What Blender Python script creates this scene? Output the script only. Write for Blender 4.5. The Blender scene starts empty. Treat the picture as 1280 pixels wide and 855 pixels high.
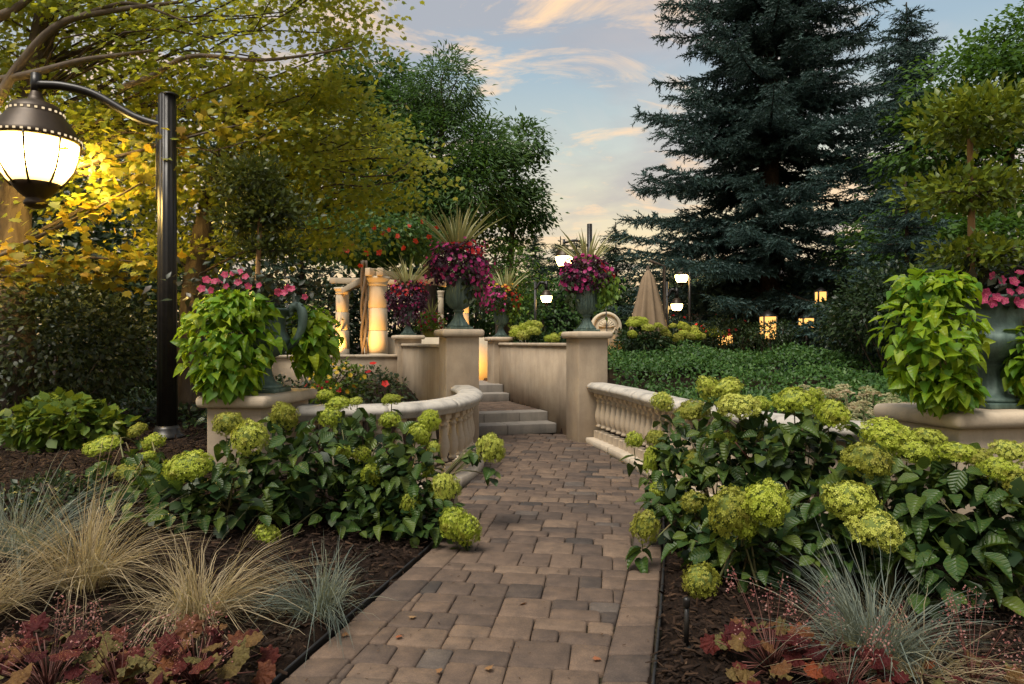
import bpy, math, random
import numpy as np
from mathutils import Vector, Matrix

R = math.radians
rng = np.random.default_rng(11)
random.seed(5)
sc = bpy.context.scene
col = sc.collection

# ------------------------------------------------------------------ camera, sky, sun, exposure
F, EYE = 853.33, 1.4           # focal length in photo pixels (24 mm), eye height
cd = bpy.data.cameras.new('camera')
cam = bpy.data.objects.new('camera', cd); col.objects.link(cam)
cam.location = (0, 0, EYE); cam.rotation_euler = (R(90), 0, 0)
cd.sensor_width = 36; cd.lens = 24; cd.clip_start = 0.05; cd.clip_end = 3000
sc.camera = cam

SUN_EL, SUN_ROT = R(5.0), R(22)
w = bpy.data.worlds.new('World'); sc.world = w; w.use_nodes = True
nt = w.node_tree; nt.nodes.clear()
def N(t, nodes, **k):
    n = nodes.new(t)
    for a, b in k.items(): setattr(n, a, b)
    return n
wn, wl = nt.nodes, nt.links
sky = N('ShaderNodeTexSky', wn, sky_type='NISHITA', sun_disc=False, sun_elevation=SUN_EL, sun_rotation=SUN_ROT,
        air_density=1.0, dust_density=0.6, ozone_density=3.0)
bg = N('ShaderNodeBackground', wn); out = N('ShaderNodeOutputWorld', wn)
tc = N('ShaderNodeTexCoord', wn); sep = N('ShaderNodeSeparateXYZ', wn)
wl.new(tc.outputs['Generated'], sep.inputs[0])
def wmath(op, a, b=None, c=None):
    m = N('ShaderNodeMath', wn, operation=op)
    for i, v in enumerate((a, b, c)):
        if v is None: continue
        if isinstance(v, (int, float)): m.inputs[i].default_value = v
        else: wl.new(v, m.inputs[i])
    return m.outputs[0]
zc = wmath('MAXIMUM', wmath('ADD', sep.outputs[2], 0.12), 0.05)
cx = wmath('DIVIDE', sep.outputs[0], zc); cy = wmath('DIVIDE', sep.outputs[1], zc)
cmb = N('ShaderNodeCombineXYZ', wn)
wl.new(cx, cmb.inputs[0]); wl.new(cy, cmb.inputs[1])
def wnoise(scale, loc, detail, rough, sx=1.0, sy=1.0, rot=0.0, dist=0.0):
    mp = N('ShaderNodeMapping', wn); mp.inputs['Scale'].default_value = (sx, sy, 1)
    mp.inputs['Location'].default_value = loc; mp.inputs['Rotation'].default_value = (0, 0, rot)
    wl.new(cmb.outputs[0], mp.inputs[0])
    n = N('ShaderNodeTexNoise', wn); n.inputs['Scale'].default_value = scale
    n.inputs['Detail'].default_value = detail; n.inputs['Roughness'].default_value = rough
    n.inputs['Distortion'].default_value = dist
    wl.new(mp.outputs[0], n.inputs['Vector']); return n.outputs[0]
def wramp(src, stops):
    r = N('ShaderNodeValToRGB', wn); e = r.color_ramp.elements
    while len(e) < len(stops): e.new(0.5)
    for el, (p, c) in zip(e, stops): el.position = p; el.color = (*c, 1) if len(c) == 3 else c
    wl.new(src, r.inputs[0]); return r.outputs[0]
def wmix(f, a, b):
    m = N('ShaderNodeMix', wn, data_type='RGBA')
    if isinstance(f, float): m.inputs[0].default_value = f
    else: wl.new(f, m.inputs[0])
    for i, v in ((6, a), (7, b)):
        if isinstance(v, tuple): m.inputs[i].default_value = (*v, 1)
        else: wl.new(v, m.inputs[i])
    return m.outputs[2]
SKY_K = 0.10
# softened twilight sky (the sky texture, levelled towards a pale evening blue by high thin haze)
skyv = N('ShaderNodeMix', wn, data_type='RGBA', blend_type='MULTIPLY'); skyv.inputs[0].default_value = 1
wl.new(sky.outputs[0], skyv.inputs[6]); skyv.inputs[7].default_value = (SKY_K, SKY_K, SKY_K, 1)
hz = wramp(sep.outputs[2], [(0.0, (1.0, 0.66, 0.28)), (0.15, (0.92, 0.76, 0.46)), (0.27, (0.60, 0.66, 0.60)), (0.38, (0.38, 0.51, 0.61)), (0.9, (0.29, 0.40, 0.54))])
base_sky = wmix(0.86, skyv.outputs[2], hz)
hi = wramp(wnoise(1.5, (3.1, 0.4, 0), 9, 0.60, 0.9, 0.9, R(14), 0.8), [(0.47, (0, 0, 0)), (0.68, (1, 1, 1))])
wisp = wramp(wnoise(2.6, (7.3, 2.2, 0), 10, 0.66, 0.7, 1.1, R(-16), 1.0), [(0.51, (0, 0, 0)), (0.68, (1, 1, 1))])
dark = wramp(wnoise(1.25, (4.4, 2.9, 0), 7, 0.55, 0.75, 0.95, R(8), 0.4), [(0.47, (0, 0, 0)), (0.62, (1, 1, 1))])
c1 = wmix(wmath('MULTIPLY', hi, 0.35), base_sky, (0.72, 0.64, 0.60))
c2 = wmix(wmath('MULTIPLY', dark, 0.62), c1, (0.44, 0.41, 0.43))
c3 = wmix(wmath('MULTIPLY', wisp, 0.85), c2, (1.08, 0.74, 0.44))
wl.new(c3, bg.inputs[0]); bg.inputs[1].default_value = 0.60
wl.new(bg.outputs[0], out.inputs[0])

sd = bpy.data.lights.new('sun', 'SUN'); sun = bpy.data.objects.new('sun', sd); col.objects.link(sun)
sd.energy = 2.6; sd.angle = R(30); sd.color = (1.0, 0.92, 0.80)
sun.rotation_euler = (R(27), 0, R(-35))       # broad evening light of the open sky behind the path
sun.location = (0, 0, 30)
vs = sc.view_settings
vs.view_transform = 'Standard'; vs.look = 'None'; vs.gamma = 1; vs.exposure = 0.88; vs.use_curve_mapping = False
sc.cycles.use_denoising = True
sc.cycles.max_bounces = 6; sc.cycles.transparent_max_bounces = 4
sc.cycles.sample_clamp_indirect = 4.0

# ------------------------------------------------------------------ helpers
def at(px, py, d):
    return np.array([(px - 640) / F * d, d, EYE - (py - 427.5) / F * d])
def on_z(px, py, z=0.0):
    return at(px, py, (EYE - z) * F / (py - 427.5))
def unit(a):
    a = np.asarray(a, float); return a / np.maximum(np.linalg.norm(a, axis=-1, keepdims=True), 1e-9)

def np_mesh(name, V, Fs, v=None, smooth=False):
    me = bpy.data.meshes.new(name)
    V = np.ascontiguousarray(V, dtype=np.float32)
    Fs = [np.asarray(f, np.int32) for f in Fs if len(f)]
    loops = np.concatenate([f.ravel() for f in Fs])
    tot = np.concatenate([np.full(len(f), f.shape[1], np.int32) for f in Fs])
    st = np.concatenate([[0], np.cumsum(tot)[:-1]]).astype(np.int32)
    me.vertices.add(len(V)); me.vertices.foreach_set('co', V.ravel())
    me.loops.add(len(loops)); me.loops.foreach_set('vertex_index', loops)
    me.polygons.add(len(tot)); me.polygons.foreach_set('loop_start', st)
    if v is not None:
        a = me.attributes.new('v', 'FLOAT', 'POINT'); a.data.foreach_set('value', np.asarray(v, np.float32))
    me.update(calc_edges=True)
    if smooth: me.polygons.foreach_set('use_smooth', np.ones(len(tot), bool))
    return me

class MB:
    """collects shapes; build() gives one mesh"""
    def __init__(s): s.V = []; s.Q = []; s.T = []; s.n = 0; s.G = []; s.v = []
    def add(s, V, Fq=None, Ft=None, Fn=None, v=0.5):
        V = np.asarray(V, float)
        if Fq is not None and len(Fq): s.Q.append(np.asarray(Fq) + s.n)
        if Ft is not None and len(Ft): s.T.append(np.asarray(Ft) + s.n)
        for f in (Fn or []): s.G.append(np.asarray(f)[None, :] + s.n)
        s.V.append(V); s.v.append(np.full(len(V), v)); s.n += len(V); return s
    def mesh(s, name, smooth=False):
        Fs = []
        if s.Q: Fs.append(np.concatenate(s.Q))
        if s.T: Fs.append(np.concatenate(s.T))
        Fs += s.G
        return np_mesh(name, np.concatenate(s.V), Fs, np.concatenate(s.v), smooth)
    def tube(s, P, r, seg=7, cap=True, v=0.5):
        P = np.asarray(P, float); n = len(P); r = np.broadcast_to(np.asarray(r, float), (n,))
        T = np.gradient(P, axis=0); T = unit(T)
        up = np.array([0.31, 0.17, 0.93]) if abs(T[0][2]) < 0.8 else np.array([1.0, 0.2, 0.1])
        V = []
        for i in range(n):
            a = np.cross(T[i], up); a /= np.linalg.norm(a); b = np.cross(T[i], a)
            th = np.arange(seg) * 2 * np.pi / seg
            V.append(P[i] + r[i] * (np.cos(th)[:, None] * a + np.sin(th)[:, None] * b))
        V = np.concatenate(V)
        i = np.arange(n - 1)[:, None] * seg; j = np.arange(seg)[None, :]; k = (j + 1) % seg
        Q = np.stack([i + j, i + k, i + seg + k, i + seg + j], -1).reshape(-1, 4)
        caps = [list(range(seg))[::-1], list(range((n - 1) * seg, n * seg))] if cap else None
        return s.add(V, Q, None, caps, v)
    def lathe(s, prof, seg=24, c=(0, 0, 0), mod=None, v=0.5):
        prof = np.asarray(prof, float); n = len(prof)
        th = np.arange(seg) * 2 * np.pi / seg
        rr = np.repeat(prof[:, 0][:, None], seg, 1)
        if mod is not None: rr = rr * mod(prof[:, 1][:, None], th[None, :])
        V = np.stack([rr * np.cos(th), rr * np.sin(th), np.repeat(prof[:, 1][:, None], seg, 1)], -1).reshape(-1, 3) + np.asarray(c)
        i = np.arange(n - 1)[:, None] * seg; j = np.arange(seg)[None, :]; k = (j + 1) % seg
        Q = np.stack([i + j, i + k, i + seg + k, i + seg + j], -1).reshape(-1, 4)
        return s.add(V, Q, None, [list(range(seg))[::-1], list(range((n - 1) * seg, n * seg))], v)
    def prism(s, poly, z0, z1, ch=0.0, v=0.5, tilt=(0, 0)):
        """vertical prism over a ccw polygon with chamfered top"""
        p = np.asarray(poly, float); n = len(p); c = p.mean(0)
        q = p + unit(c - p) * ch * 1.35
        rel = p - c
        dz = rel @ np.asarray(tilt)
        V = np.concatenate([np.c_[p, np.full(n, z0)], np.c_[p, z1 - ch * .8 + dz], np.c_[q, z1 + dz]])
        i = np.arange(n); k = (i + 1) % n
        Q = np.concatenate([np.stack([i, k, n + k, n + i], -1), np.stack([n + i, n + k, 2 * n + k, 2 * n + i], -1)])
        return s.add(V, Q, None, [list(range(2 * n, 3 * n))], v)
    def box(s, c, size, rz=0.0, v=0.5, M=None):
        x, y, z = np.asarray(size) / 2
        V = np.array([[-x, -y, -z], [x, -y, -z], [x, y, -z], [-x, y, -z], [-x, -y, z], [x, -y, z], [x, y, z], [-x, y, z]])
        if M is not None: V = V @ np.asarray(M).T
        ca, sa = math.cos(rz), math.sin(rz)
        V = V @ np.array([[ca, sa, 0], [-sa, ca, 0], [0, 0, 1]]) + np.asarray(c)
        return s.add(V, [[3, 2, 1, 0], [4, 5, 6, 7], [0, 1, 5, 4], [1, 2, 6, 5], [2, 3, 7, 6], [3, 0, 4, 7]], v=v)
    def sweep(s, prof, path, z=0.0, v=0.5):
        """sweep a closed (offset, height) profile along a plan path"""
        path = np.asarray(path, float); n = len(path); m = len(prof); prof = np.asarray(prof, float)
        T = unit(np.gradient(path, axis=0)); Nn = np.stack([T[:, 1], -T[:, 0]], -1)
        V = np.zeros((n, m, 3))
        V[:, :, :2] = path[:, None, :] + Nn[:, None, :] * prof[None, :, 0, None]
        V[:, :, 2] = z + prof[None, :, 1]
        i = np.arange(n - 1)[:, None] * m; j = np.arange(m)[None, :]; k = (j + 1) % m
        Q = np.stack([i + j, i + m + j, i + m + k, i + k], -1).reshape(-1, 4)
        return s.add(V.reshape(-1, 3), Q, None, [list(range(m)), list(range((n - 1) * m, n * m))[::-1]], v)

def spline(pts, n):
    """Catmull-Rom through points, resampled to even spacing"""
    p = np.asarray(pts, float); p = np.vstack([2 * p[0] - p[1], p, 2 * p[-1] - p[-2]])
    o = []
    for i in range(1, len(p) - 2):
        t = np.linspace(0, 1, 24, endpoint=False)[:, None]
        a, b, c, d = p[i - 1], p[i], p[i + 1], p[i + 2]
        o.append(.5 * (2 * b + (c - a) * t + (2 * a - 5 * b + 4 * c - d) * t ** 2 + (3 * b - a - 3 * c + d) * t ** 3))
    o = np.vstack(o + [p[-2][None]])
    s = np.r_[0, np.cumsum(np.linalg.norm(np.diff(o, axis=0), axis=1))]
    q = np.linspace(0, s[-1], n)
    return np.stack([np.interp(q, s, o[:, k]) for k in range(o.shape[1])], -1)

def scatter(tmpl, P, A, Nn, S, v=None, name='leaves', smooth=False, aspect=None):
    """many copies of a leaf template (along +Y, normal +Z) as one mesh"""
    tv, tf = tmpl
    P = np.asarray(P, float); A = unit(A); Nn = np.asarray(Nn, float)
    X = unit(np.cross(A, Nn)); Z = np.cross(X, A)
    S = np.broadcast_to(np.asarray(S, float), (len(P),))[:, None, None]
    asx = np.ones(len(P)) if aspect is None else aspect
    V = P[:, None, :] + S * (tv[None, :, 0, None] * X[:, None, :] * asx[:, None, None] + tv[None, :, 1, None] * A[:, None, :] + tv[None, :, 2, None] * Z[:, None, :])
    n, m = len(P), len(tv)
    off = (np.arange(n) * m)[:, None, None]
    Fs = [(np.asarray(f)[None] + off).reshape(-1, np.asarray(f).shape[1]) for f in tf]
    vv = None if v is None else np.repeat(v, m)
    return np_mesh(name, V.reshape(-1, 3), Fs, vv, smooth)

def link(o): col.objects.link(o); return o
def thing(name, label, cat, loc=(0, 0, 0), group=None):
    o = link(bpy.data.objects.new(name, None)); o.location = [float(q) for q in loc]
    o.empty_display_size = 0.1
    o['label'] = label; o['category'] = cat
    if group: o['group'] = group
    return o
def tag(o, label, cat, group=None):
    o['label'] = label; o['category'] = cat
    if group: o['group'] = group
    return o
def part(name, me, mat, parent=None, local=False, kind=None, label=None, bevel=0, seg=2):
    """a mesh object; its vertices are in world space unless local"""
    o = link(bpy.data.objects.new(name, me))
    if mat is not None and not me.materials: me.materials.append(mat)
    if parent is not None:
        o.parent = parent
        if not local and parent.parent is None: o.location = -parent.location
    if kind: o['kind'] = kind
    if label: o['label'] = label
    if bevel:
        b = o.modifiers.new('bevel', 'BEVEL'); b.width = bevel; b.segments = seg; b.limit_method = 'ANGLE'; b.angle_limit = R(35)
    return o
def piece(name, me, parent, P, A, Nn, s, root):
    """one leaf/flower object oriented by axis and normal, child of parent"""
    A = Vector(A).normalized(); Nn = Vector(Nn); X = A.cross(Nn).normalized(); Z = X.cross(A)
    o = bpy.data.objects.new(name, me); col.objects.link(o); o.parent = parent
    sx, sy, sz = (s, s, s) if isinstance(s, (int, float)) else s
    o.matrix_basis = Matrix(((X.x * sx, A.x * sy, Z.x * sz, P[0] - root[0]), (X.y * sx, A.y * sy, Z.y * sz, P[1] - root[1]),
                             (X.z * sx, A.z * sy, Z.z * sz, P[2] - root[2]), (0, 0, 0, 1)))
    return o
def copy_tree(o, parent=None):
    c = o.copy(); col.objects.link(c)
    if parent is not None: c.parent = parent
    for ch in [q for q in bpy.data.objects if q.parent == o]: copy_tree(ch, c)
    return c

# ------------------------------------------------------------------ materials
def newmat(name):
    m = bpy.data.materials.new(name); m.use_nodes = True; t = m.node_tree; t.nodes.clear()
    o = t.nodes.new('ShaderNodeOutputMaterial'); b = t.nodes.new('ShaderNodeBsdfPrincipled')
    t.links.new(b.outputs[0], o.inputs[0]); return m, t, b, o
def nramp(t, src, stops):
    r = t.nodes.new('ShaderNodeValToRGB'); e = r.color_ramp.elements
    while len(e) < len(stops): e.new(0.5)
    for el, (p, c) in zip(e, stops): el.position = p; el.color = (*c, 1)
    t.links.new(src, r.inputs[0]); return r.outputs[0]
def nnoise(t, scale, detail=5, rough=.55, stretch=(1, 1, 1), coord='Object', dist=0):
    c = t.nodes.new('ShaderNodeTexCoord'); mp = t.nodes.new('ShaderNodeMapping'); mp.inputs['Scale'].default_value = stretch
    n = t.nodes.new('ShaderNodeTexNoise'); n.inputs['Scale'].default_value = scale; n.inputs['Detail'].default_value = detail
    n.inputs['Roughness'].default_value = rough; n.inputs['Distortion'].default_value = dist
    t.links.new(c.outputs[coord], mp.inputs[0]); t.links.new(mp.outputs[0], n.inputs['Vector']); return n.outputs[0]
def nmix(t, f, a, b, mode='MIX'):
    m = t.nodes.new('ShaderNodeMix'); m.data_type = 'RGBA'; m.blend_type = mode
    if isinstance(f, (int, float)): m.inputs[0].default_value = f
    else: t.links.new(f, m.inputs[0])
    for i, v in ((6, a), (7, b)):
        if isinstance(v, tuple): m.inputs[i].default_value = (*v, 1)
        else: t.links.new(v, m.inputs[i])
    return m.outputs[2]
def nbump(t, b, src, strength, dist=0.01):
    n = t.nodes.new('ShaderNodeBump'); n.inputs['Strength'].default_value = strength; n.inputs['Distance'].default_value = dist
    t.links.new(src, n.inputs['Height']); t.links.new(n.outputs[0], b.inputs['Normal'])
def nmath(t, op, a, b):
    m = t.nodes.new('ShaderNodeMath'); m.operation = op
    for i, v in enumerate((a, b)):
        if isinstance(v, (int, float)): m.inputs[i].default_value = v
        else: t.links.new(v, m.inputs[i])
    return m.outputs[0]
def attr_v(t):
    a = t.nodes.new('ShaderNodeAttribute'); a.attribute_name = 'v'; return a.outputs['Fac']
def obj_rand(t): return t.nodes.new('ShaderNodeObjectInfo').outputs['Random']

def leaf_mat(name, c1, c2, c3, src='attr', trans=.3, rough=.5, spec=.3, vein=0, mott=0.0, vk=.2):
    m, t, b, o = newmat(name)
    f = attr_v(t) if src == 'attr' else obj_rand(t)
    cc = nramp(t, f, [(0, c1), (.5, c2), (1, c3)])
    if mott:
        cc = nmix(t, nmath(t, 'MULTIPLY', nramp(t, nnoise(t, 7 if src != 'attr' else 3, 4), [(.4, (0, 0, 0)), (.65, (1, 1, 1))]), mott), cc, (c3[0] * 1.2, c3[1] * .9, c3[2] * .8))
    t.links.new(cc, b.inputs['Base Color']); b.inputs['Roughness'].default_value = rough; b.inputs['Specular IOR Level'].default_value = spec
    if vein:
        g = t.nodes.new('ShaderNodeTexCoord'); sp_ = t.nodes.new('ShaderNodeSeparateXYZ'); t.links.new(g.outputs['Object'], sp_.inputs[0])
        ax_ = nmath(t, 'ABSOLUTE', sp_.outputs[0], 0.0)
        sn = nmath(t, 'SINE', nmath(t, 'MULTIPLY', nmath(t, 'SUBTRACT', sp_.outputs[1], nmath(t, 'MULTIPLY', ax_, .75)), vein * 6.28), 0.0)
        vn = nramp(t, sn, [(.80, (0, 0, 0)), (1.0, (1, 1, 1))]); mid = nramp(t, ax_, [(.0, (1, 1, 1)), (.022, (0, 0, 0))])
        vv_ = nmath(t, 'MAXIMUM', nmath(t, 'MULTIPLY', vn, .7), mid)
        cc = nmix(t, nmath(t, 'MULTIPLY', vv_, vk), cc, (c3[0] * 1.5, c3[1] * 1.4, c3[2] * 1.5)); t.links.new(cc, b.inputs['Base Color'])
        nbump(t, b, nmath(t, 'SUBTRACT', 1.0, nmath(t, 'MULTIPLY', sn, .5)), vk * 1.8, .03)
    tr = t.nodes.new('ShaderNodeBsdfTranslucent'); mx = t.nodes.new('ShaderNodeMixShader'); mx.inputs[0].default_value = trans
    t.links.new(nmix(t, .5, cc, (c3[0] * 1.6, c3[1] * 1.6, c3[2]), 'MIX'), tr.inputs[0])
    t.links.new(b.outputs[0], mx.inputs[1]); t.links.new(tr.outputs[0], mx.inputs[2]); t.links.new(mx.outputs[0], o.inputs[0])
    return m
def stone_mat(name, c1, c2, stain, scale=3, streak=.4, rough=.85, bump=.25):
    m, t, b, o = newmat(name)
    cc = nramp(t, nnoise(t, scale, 8, .6), [(.3, c1), (.7, c2)])
    st = nramp(t, nnoise(t, 5, 8, .65, (1, 1, .22)), [(.48, (0, 0, 0)), (.72, (1, 1, 1))])
    cc = nmix(t, nmath(t, 'MULTIPLY', st, streak), cc, stain)
    sp = nramp(t, nnoise(t, 45, 3, .6), [(.55, (0, 0, 0)), (.75, (1, 1, 1))])
    cc = nmix(t, nmath(t, 'MULTIPLY', sp, .25), cc, stain)
    t.links.new(cc, b.inputs['Base Color']); b.inputs['Roughness'].default_value = rough; b.inputs['Specular IOR Level'].default_value = .25
    nbump(t, b, nnoise(t, 60, 6, .7), bump, .01); return m
def plain(name, c, rough=.5, metal=0, spec=.5, c2=None, scale=12, bump=0, bscale=60, stretch=(1, 1, 1)):
    m, t, b, o = newmat(name)
    cc = nramp(t, nnoise(t, scale, 6, .6, stretch), [(.35, c), (.7, c2 or tuple(q * .75 for q in c))])
    t.links.new(cc, b.inputs['Base Color']); b.inputs['Roughness'].default_value = rough; b.inputs['Metallic'].default_value = metal
    b.inputs['Specular IOR Level'].default_value = spec
    if bump: nbump(t, b, nnoise(t, bscale, 6, .65, stretch), bump, .02)
    return m
def glow(name, c, s):
    m = bpy.data.materials.new(name); m.use_nodes = True; t = m.node_tree; t.nodes.clear()
    o = t.nodes.new('ShaderNodeOutputMaterial'); e = t.nodes.new('ShaderNodeEmission')
    e.inputs[0].default_value = (*c, 1); e.inputs[1].default_value = s; t.links.new(e.outputs[0], o.inputs[0]); return m

M = {}
M['stucco'] = stone_mat('stucco', (.32, .25, .18), (.44, .355, .26), (.16, .125, .10), 2.6, .42)
M['cast'] = stone_mat('cast_stone', (.46, .37, .27), (.55, .46, .35), (.25, .2, .15), 4, .45)
M['rail'] = stone_mat('weathered_rail', (.40, .37, .33), (.50, .46, .40), (.13, .125, .12), 5, .75)
M['base'] = stone_mat('base_stone', (.42, .35, .27), (.52, .45, .36), (.24, .2, .16), 4, .5)
M['step'] = stone_mat('step_stone', (.21, .19, .17), (.29, .26, .22), (.11, .10, .09), 3, .55)
M['column'] = stone_mat('column_stone', (.55, .46, .33), (.62, .53, .40), (.40, .32, .22), 3, .3)
# pavers
m, t, b, o = newmat('paver')
pc = nramp(t, attr_v(t), [(0, (.055, .047, .043)), (.25, (.092, .069, .056)), (.5, (.130, .093, .070)), (.75, (.178, .128, .092)), (1, (.108, .090, .078))])
pn = nramp(t, nnoise(t, 9, 7, .65), [(.3, (.60, .60, .62)), (.7, (1.2, 1.14, 1.08))])
pc = nmix(t, 1.0, pc, pn, 'MULTIPLY')
pf = nramp(t, nnoise(t, 130, 3, .7), [(.35, (.7, .7, .7)), (.65, (1.15, 1.15, 1.15))])
pc = nmix(t, .7, pc, pf, 'MULTIPLY')
t.links.new(pc, b.inputs['Base Color']); b.inputs['Roughness'].default_value = .8; b.inputs['Specular IOR Level'].default_value = .3
nbump(t, b, nnoise(t, 70, 7, .7), .45, .008); M['paver'] = m
M['sand'] = plain('joint_sand', (.030, .024, .017), .95, spec=.1, c2=(.055, .05, .030), scale=60)
# mulch ground
m, t, b, o = newmat('mulch')
g1 = nramp(t, nnoise(t, 38, 6, .7, (1, .35, 1), dist=1.5), [(.3, (.008, .005, .0035)), (.55, (.024, .013, .008)), (.75, (.055, .031, .018))])
t.links.new(g1, b.inputs['Base Color']); b.inputs['Roughness'].default_value = .9; b.inputs['Specular IOR Level'].default_value = .15
nbump(t, b, nnoise(t, 40, 7, .75, (1, .4, 1), dist=1.5), 1.0, .04); M['mulch'] = m
m, t, b, o = newmat('bark_chip')
t.links.new(nramp(t, attr_v(t), [(0, (.009, .005, .0035)), (.5, (.030, .016, .009)), (.85, (.065, .036, .020)), (1, (.14, .085, .05))]), b.inputs['Base Color'])
b.inputs['Roughness'].default_value = .85; b.inputs['Specular IOR Level'].default_value = .2; M['chip'] = m
M['edging'] = plain('edging_plastic', (.018, .018, .02), .55)
M['verdigris'] = None
m, t, b, o = newmat('verdigris')
vc = nramp(t, nnoise(t, 9, 8, .65, (1, 1, .4)), [(.3, (.035, .06, .05)), (.5, (.085, .135, .115)), (.68, (.16, .23, .20)), (.85, (.07, .075, .055))])
t.links.new(vc, b.inputs['Base Color']); b.inputs['Roughness'].default_value = .6; b.inputs['Metallic'].default_value = .15
nbump(t, b, nnoise(t, 70, 5, .6), .3, .005); M['verdigris'] = m
M['black'] = plain('black_metal', (.012, .011, .011), .38, 0.3, .5, (.02, .018, .016), 20)
M['bronze'] = plain('bronze_metal', (.05, .032, .018), .45, .4, .5)
M['glass_lit'] = glow('lantern_glass', (1.0, .66, .18), 42)
t = M['glass_lit'].node_tree; e_ = [q for q in t.nodes if q.type == 'EMISSION'][0]
g_ = t.nodes.new('ShaderNodeTexCoord'); s_ = t.nodes.new('ShaderNodeSeparateXYZ'); t.links.new(g_.outputs['Generated'], s_.inputs[0])
r_ = nramp(t, s_.outputs[2], [(0, (.012,) * 3), (.2, (.04,) * 3), (.42, (.7,) * 3), (.65, (1,) * 3), (.85, (.4,) * 3), (1, (.012,) * 3)])
t.links.new(nmath(t, 'MULTIPLY', r_, 115), e_.inputs[1])
M['glass_far'] = glow('lantern_glass_far', (1.0, .62, .20), 13)
M['window_lit'] = glow('window_lit', (1.0, .50, .13), 1.0)
M['bark'] = plain('bark', (.10, .078, .06), .9, spec=.15, c2=(.05, .036, .027), scale=14, bump=1, bscale=26, stretch=(1, 1, .25))
M['bark_pale'] = plain('bark_pale', (.15, .12, .09), .9, spec=.15, c2=(.11, .085, .065), scale=14, bump=.6, bscale=26, stretch=(1, 1, .4))
M['bark_dark'] = plain('bark_dark', (.05, .036, .026), .95, spec=.1, c2=(.025, .018, .014), scale=14, bump=.8)
M['stem'] = plain('green_stem', (.10, .12, .035), .6, c2=(.13, .08, .04), scale=6)
M['stem_red'] = plain('red_stem', (.12, .04, .03), .6)
M['wood_pole'] = plain('stake_wood', (.40, .24, .11), .7, c2=(.28, .16, .07), scale=8, stretch=(1, 1, .2))
M['canvas'] = plain('canvas', (.24, .17, .105), .9, c2=(.19, .135, .085), scale=5)
M['white'] = plain('painted_wood', (.55, .45, .32), .6, c2=(.48, .38, .26), scale=6)
M['housewall'] = plain('house_wall', (.22, .15, .10), .9, c2=(.18, .12, .08), scale=4)
M['roof'] = plain('roof_shingle', (.06, .05, .045), .9)
# leaves
M['maple'] = leaf_mat('maple_leaf', (.11, .17, .014), (.22, .27, .022), (.40, .36, .032), trans=.5)
M['maple_lit'] = leaf_mat('maple_leaf_lamplit', (.13, .18, .018), (.26, .27, .024), (.38, .22, .025), trans=.45)  # warmer copy of the maple leaf, lamplight put into its colour
M['ash'] = leaf_mat('ash_leaf', (.022, .060, .014), (.048, .110, .024), (.09, .165, .035), trans=.3)
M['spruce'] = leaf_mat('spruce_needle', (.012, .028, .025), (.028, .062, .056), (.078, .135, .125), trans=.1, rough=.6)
M['conifer'] = leaf_mat('conifer_needle', (.012, .028, .016), (.025, .050, .028), (.045, .078, .042), trans=.1)
M['darkleaf'] = leaf_mat('dark_leaf', (.010, .022, .009), (.022, .042, .014), (.042, .070, .020), trans=.2, rough=.4)
M['linden'] = leaf_mat('green_leaf', (.03, .075, .012), (.055, .125, .018), (.10, .18, .025), trans=.35)
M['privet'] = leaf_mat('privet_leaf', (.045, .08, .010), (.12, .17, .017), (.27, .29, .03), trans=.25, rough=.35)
M['privet_dark'] = leaf_mat('privet_dark_leaf', (.022, .036, .009), (.05, .07, .013), (.11, .12, .02), trans=.25, rough=.4)  # darker olive copy of the privet leaf colour
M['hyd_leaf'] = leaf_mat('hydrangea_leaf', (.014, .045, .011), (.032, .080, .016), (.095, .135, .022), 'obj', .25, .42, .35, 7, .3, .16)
M['hyd_leaf_s'] = leaf_mat('hydrangea_shaded_leaf', (.010, .028, .009), (.020, .046, .013), (.04, .066, .017), 'attr', .25, .45)  # darker copy of the hydrangea leaf, shade of the bush depths in its colour
M['hyd_leaf_y'] = leaf_mat('lime_shrub_leaf', (.03, .07, .010), (.07, .125, .015), (.16, .19, .022), 'attr', .3, .45)
M['potato'] = leaf_mat('sweet_potato_leaf', (.05, .145, .010), (.13, .27, .013), (.30, .38, .02), 'obj', .38, .42, .3, 4, .35, .07)
M['cover'] = leaf_mat('ground_cover_leaf', (.016, .050, .010), (.038, .098, .017), (.085, .165, .030), trans=.2, rough=.5)
M['heuchera'] = None
m, t, b, o = newmat('heuchera_leaf')
hc = nramp(t, obj_rand(t), [(0, (.045, .007, .009)), (.25, (.075, .011, .012)), (.45, (.095, .024, .017)), (.6, (.14, .085, .032)), (.75, (.13, .12, .042)), (.9, (.11, .12, .045)), (1, (.20, .045, .016))])
hn = nramp(t, nnoise(t, 2.6, 6, .65), [(.35, (.45, .33, .33)), (.65, (1.0, .88, .78))])
t.links.new(nmix(t, 1, hc, hn, 'MULTIPLY'), b.inputs['Base Color']); b.inputs['Roughness'].default_value = .6; b.inputs['Specular IOR Level'].default_value = .15
nbump(t, b, nnoise(t, 7, 4, .5), .4, .05); M['heuchera'] = m
M['dark_bloom_leaf'] = leaf_mat('petunia_leaf', (.014, .022, .010), (.030, .045, .016), (.06, .08, .022), trans=.2)
M['green_trail'] = leaf_mat('trailing_leaf', (.05, .11, .014), (.10, .19, .02), (.19, .28, .03), trans=.35)
M['purple_leaf'] = leaf_mat('purple_leaf', (.022, .008, .016), (.045, .014, .030), (.08, .022, .05), trans=.2)
M['petunia'] = leaf_mat('petunia_flower', (.16, .004, .06), (.36, .015, .14), (.62, .08, .29), trans=.3)
M['pinkfl'] = leaf_mat('pink_flower', (.30, .015, .10), (.46, .05, .15), (.64, .15, .22), trans=.3)
M['redfl'] = leaf_mat('red_flower', (.22, .004, .008), (.42, .010, .012), (.60, .03, .02), trans=.3)
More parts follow.
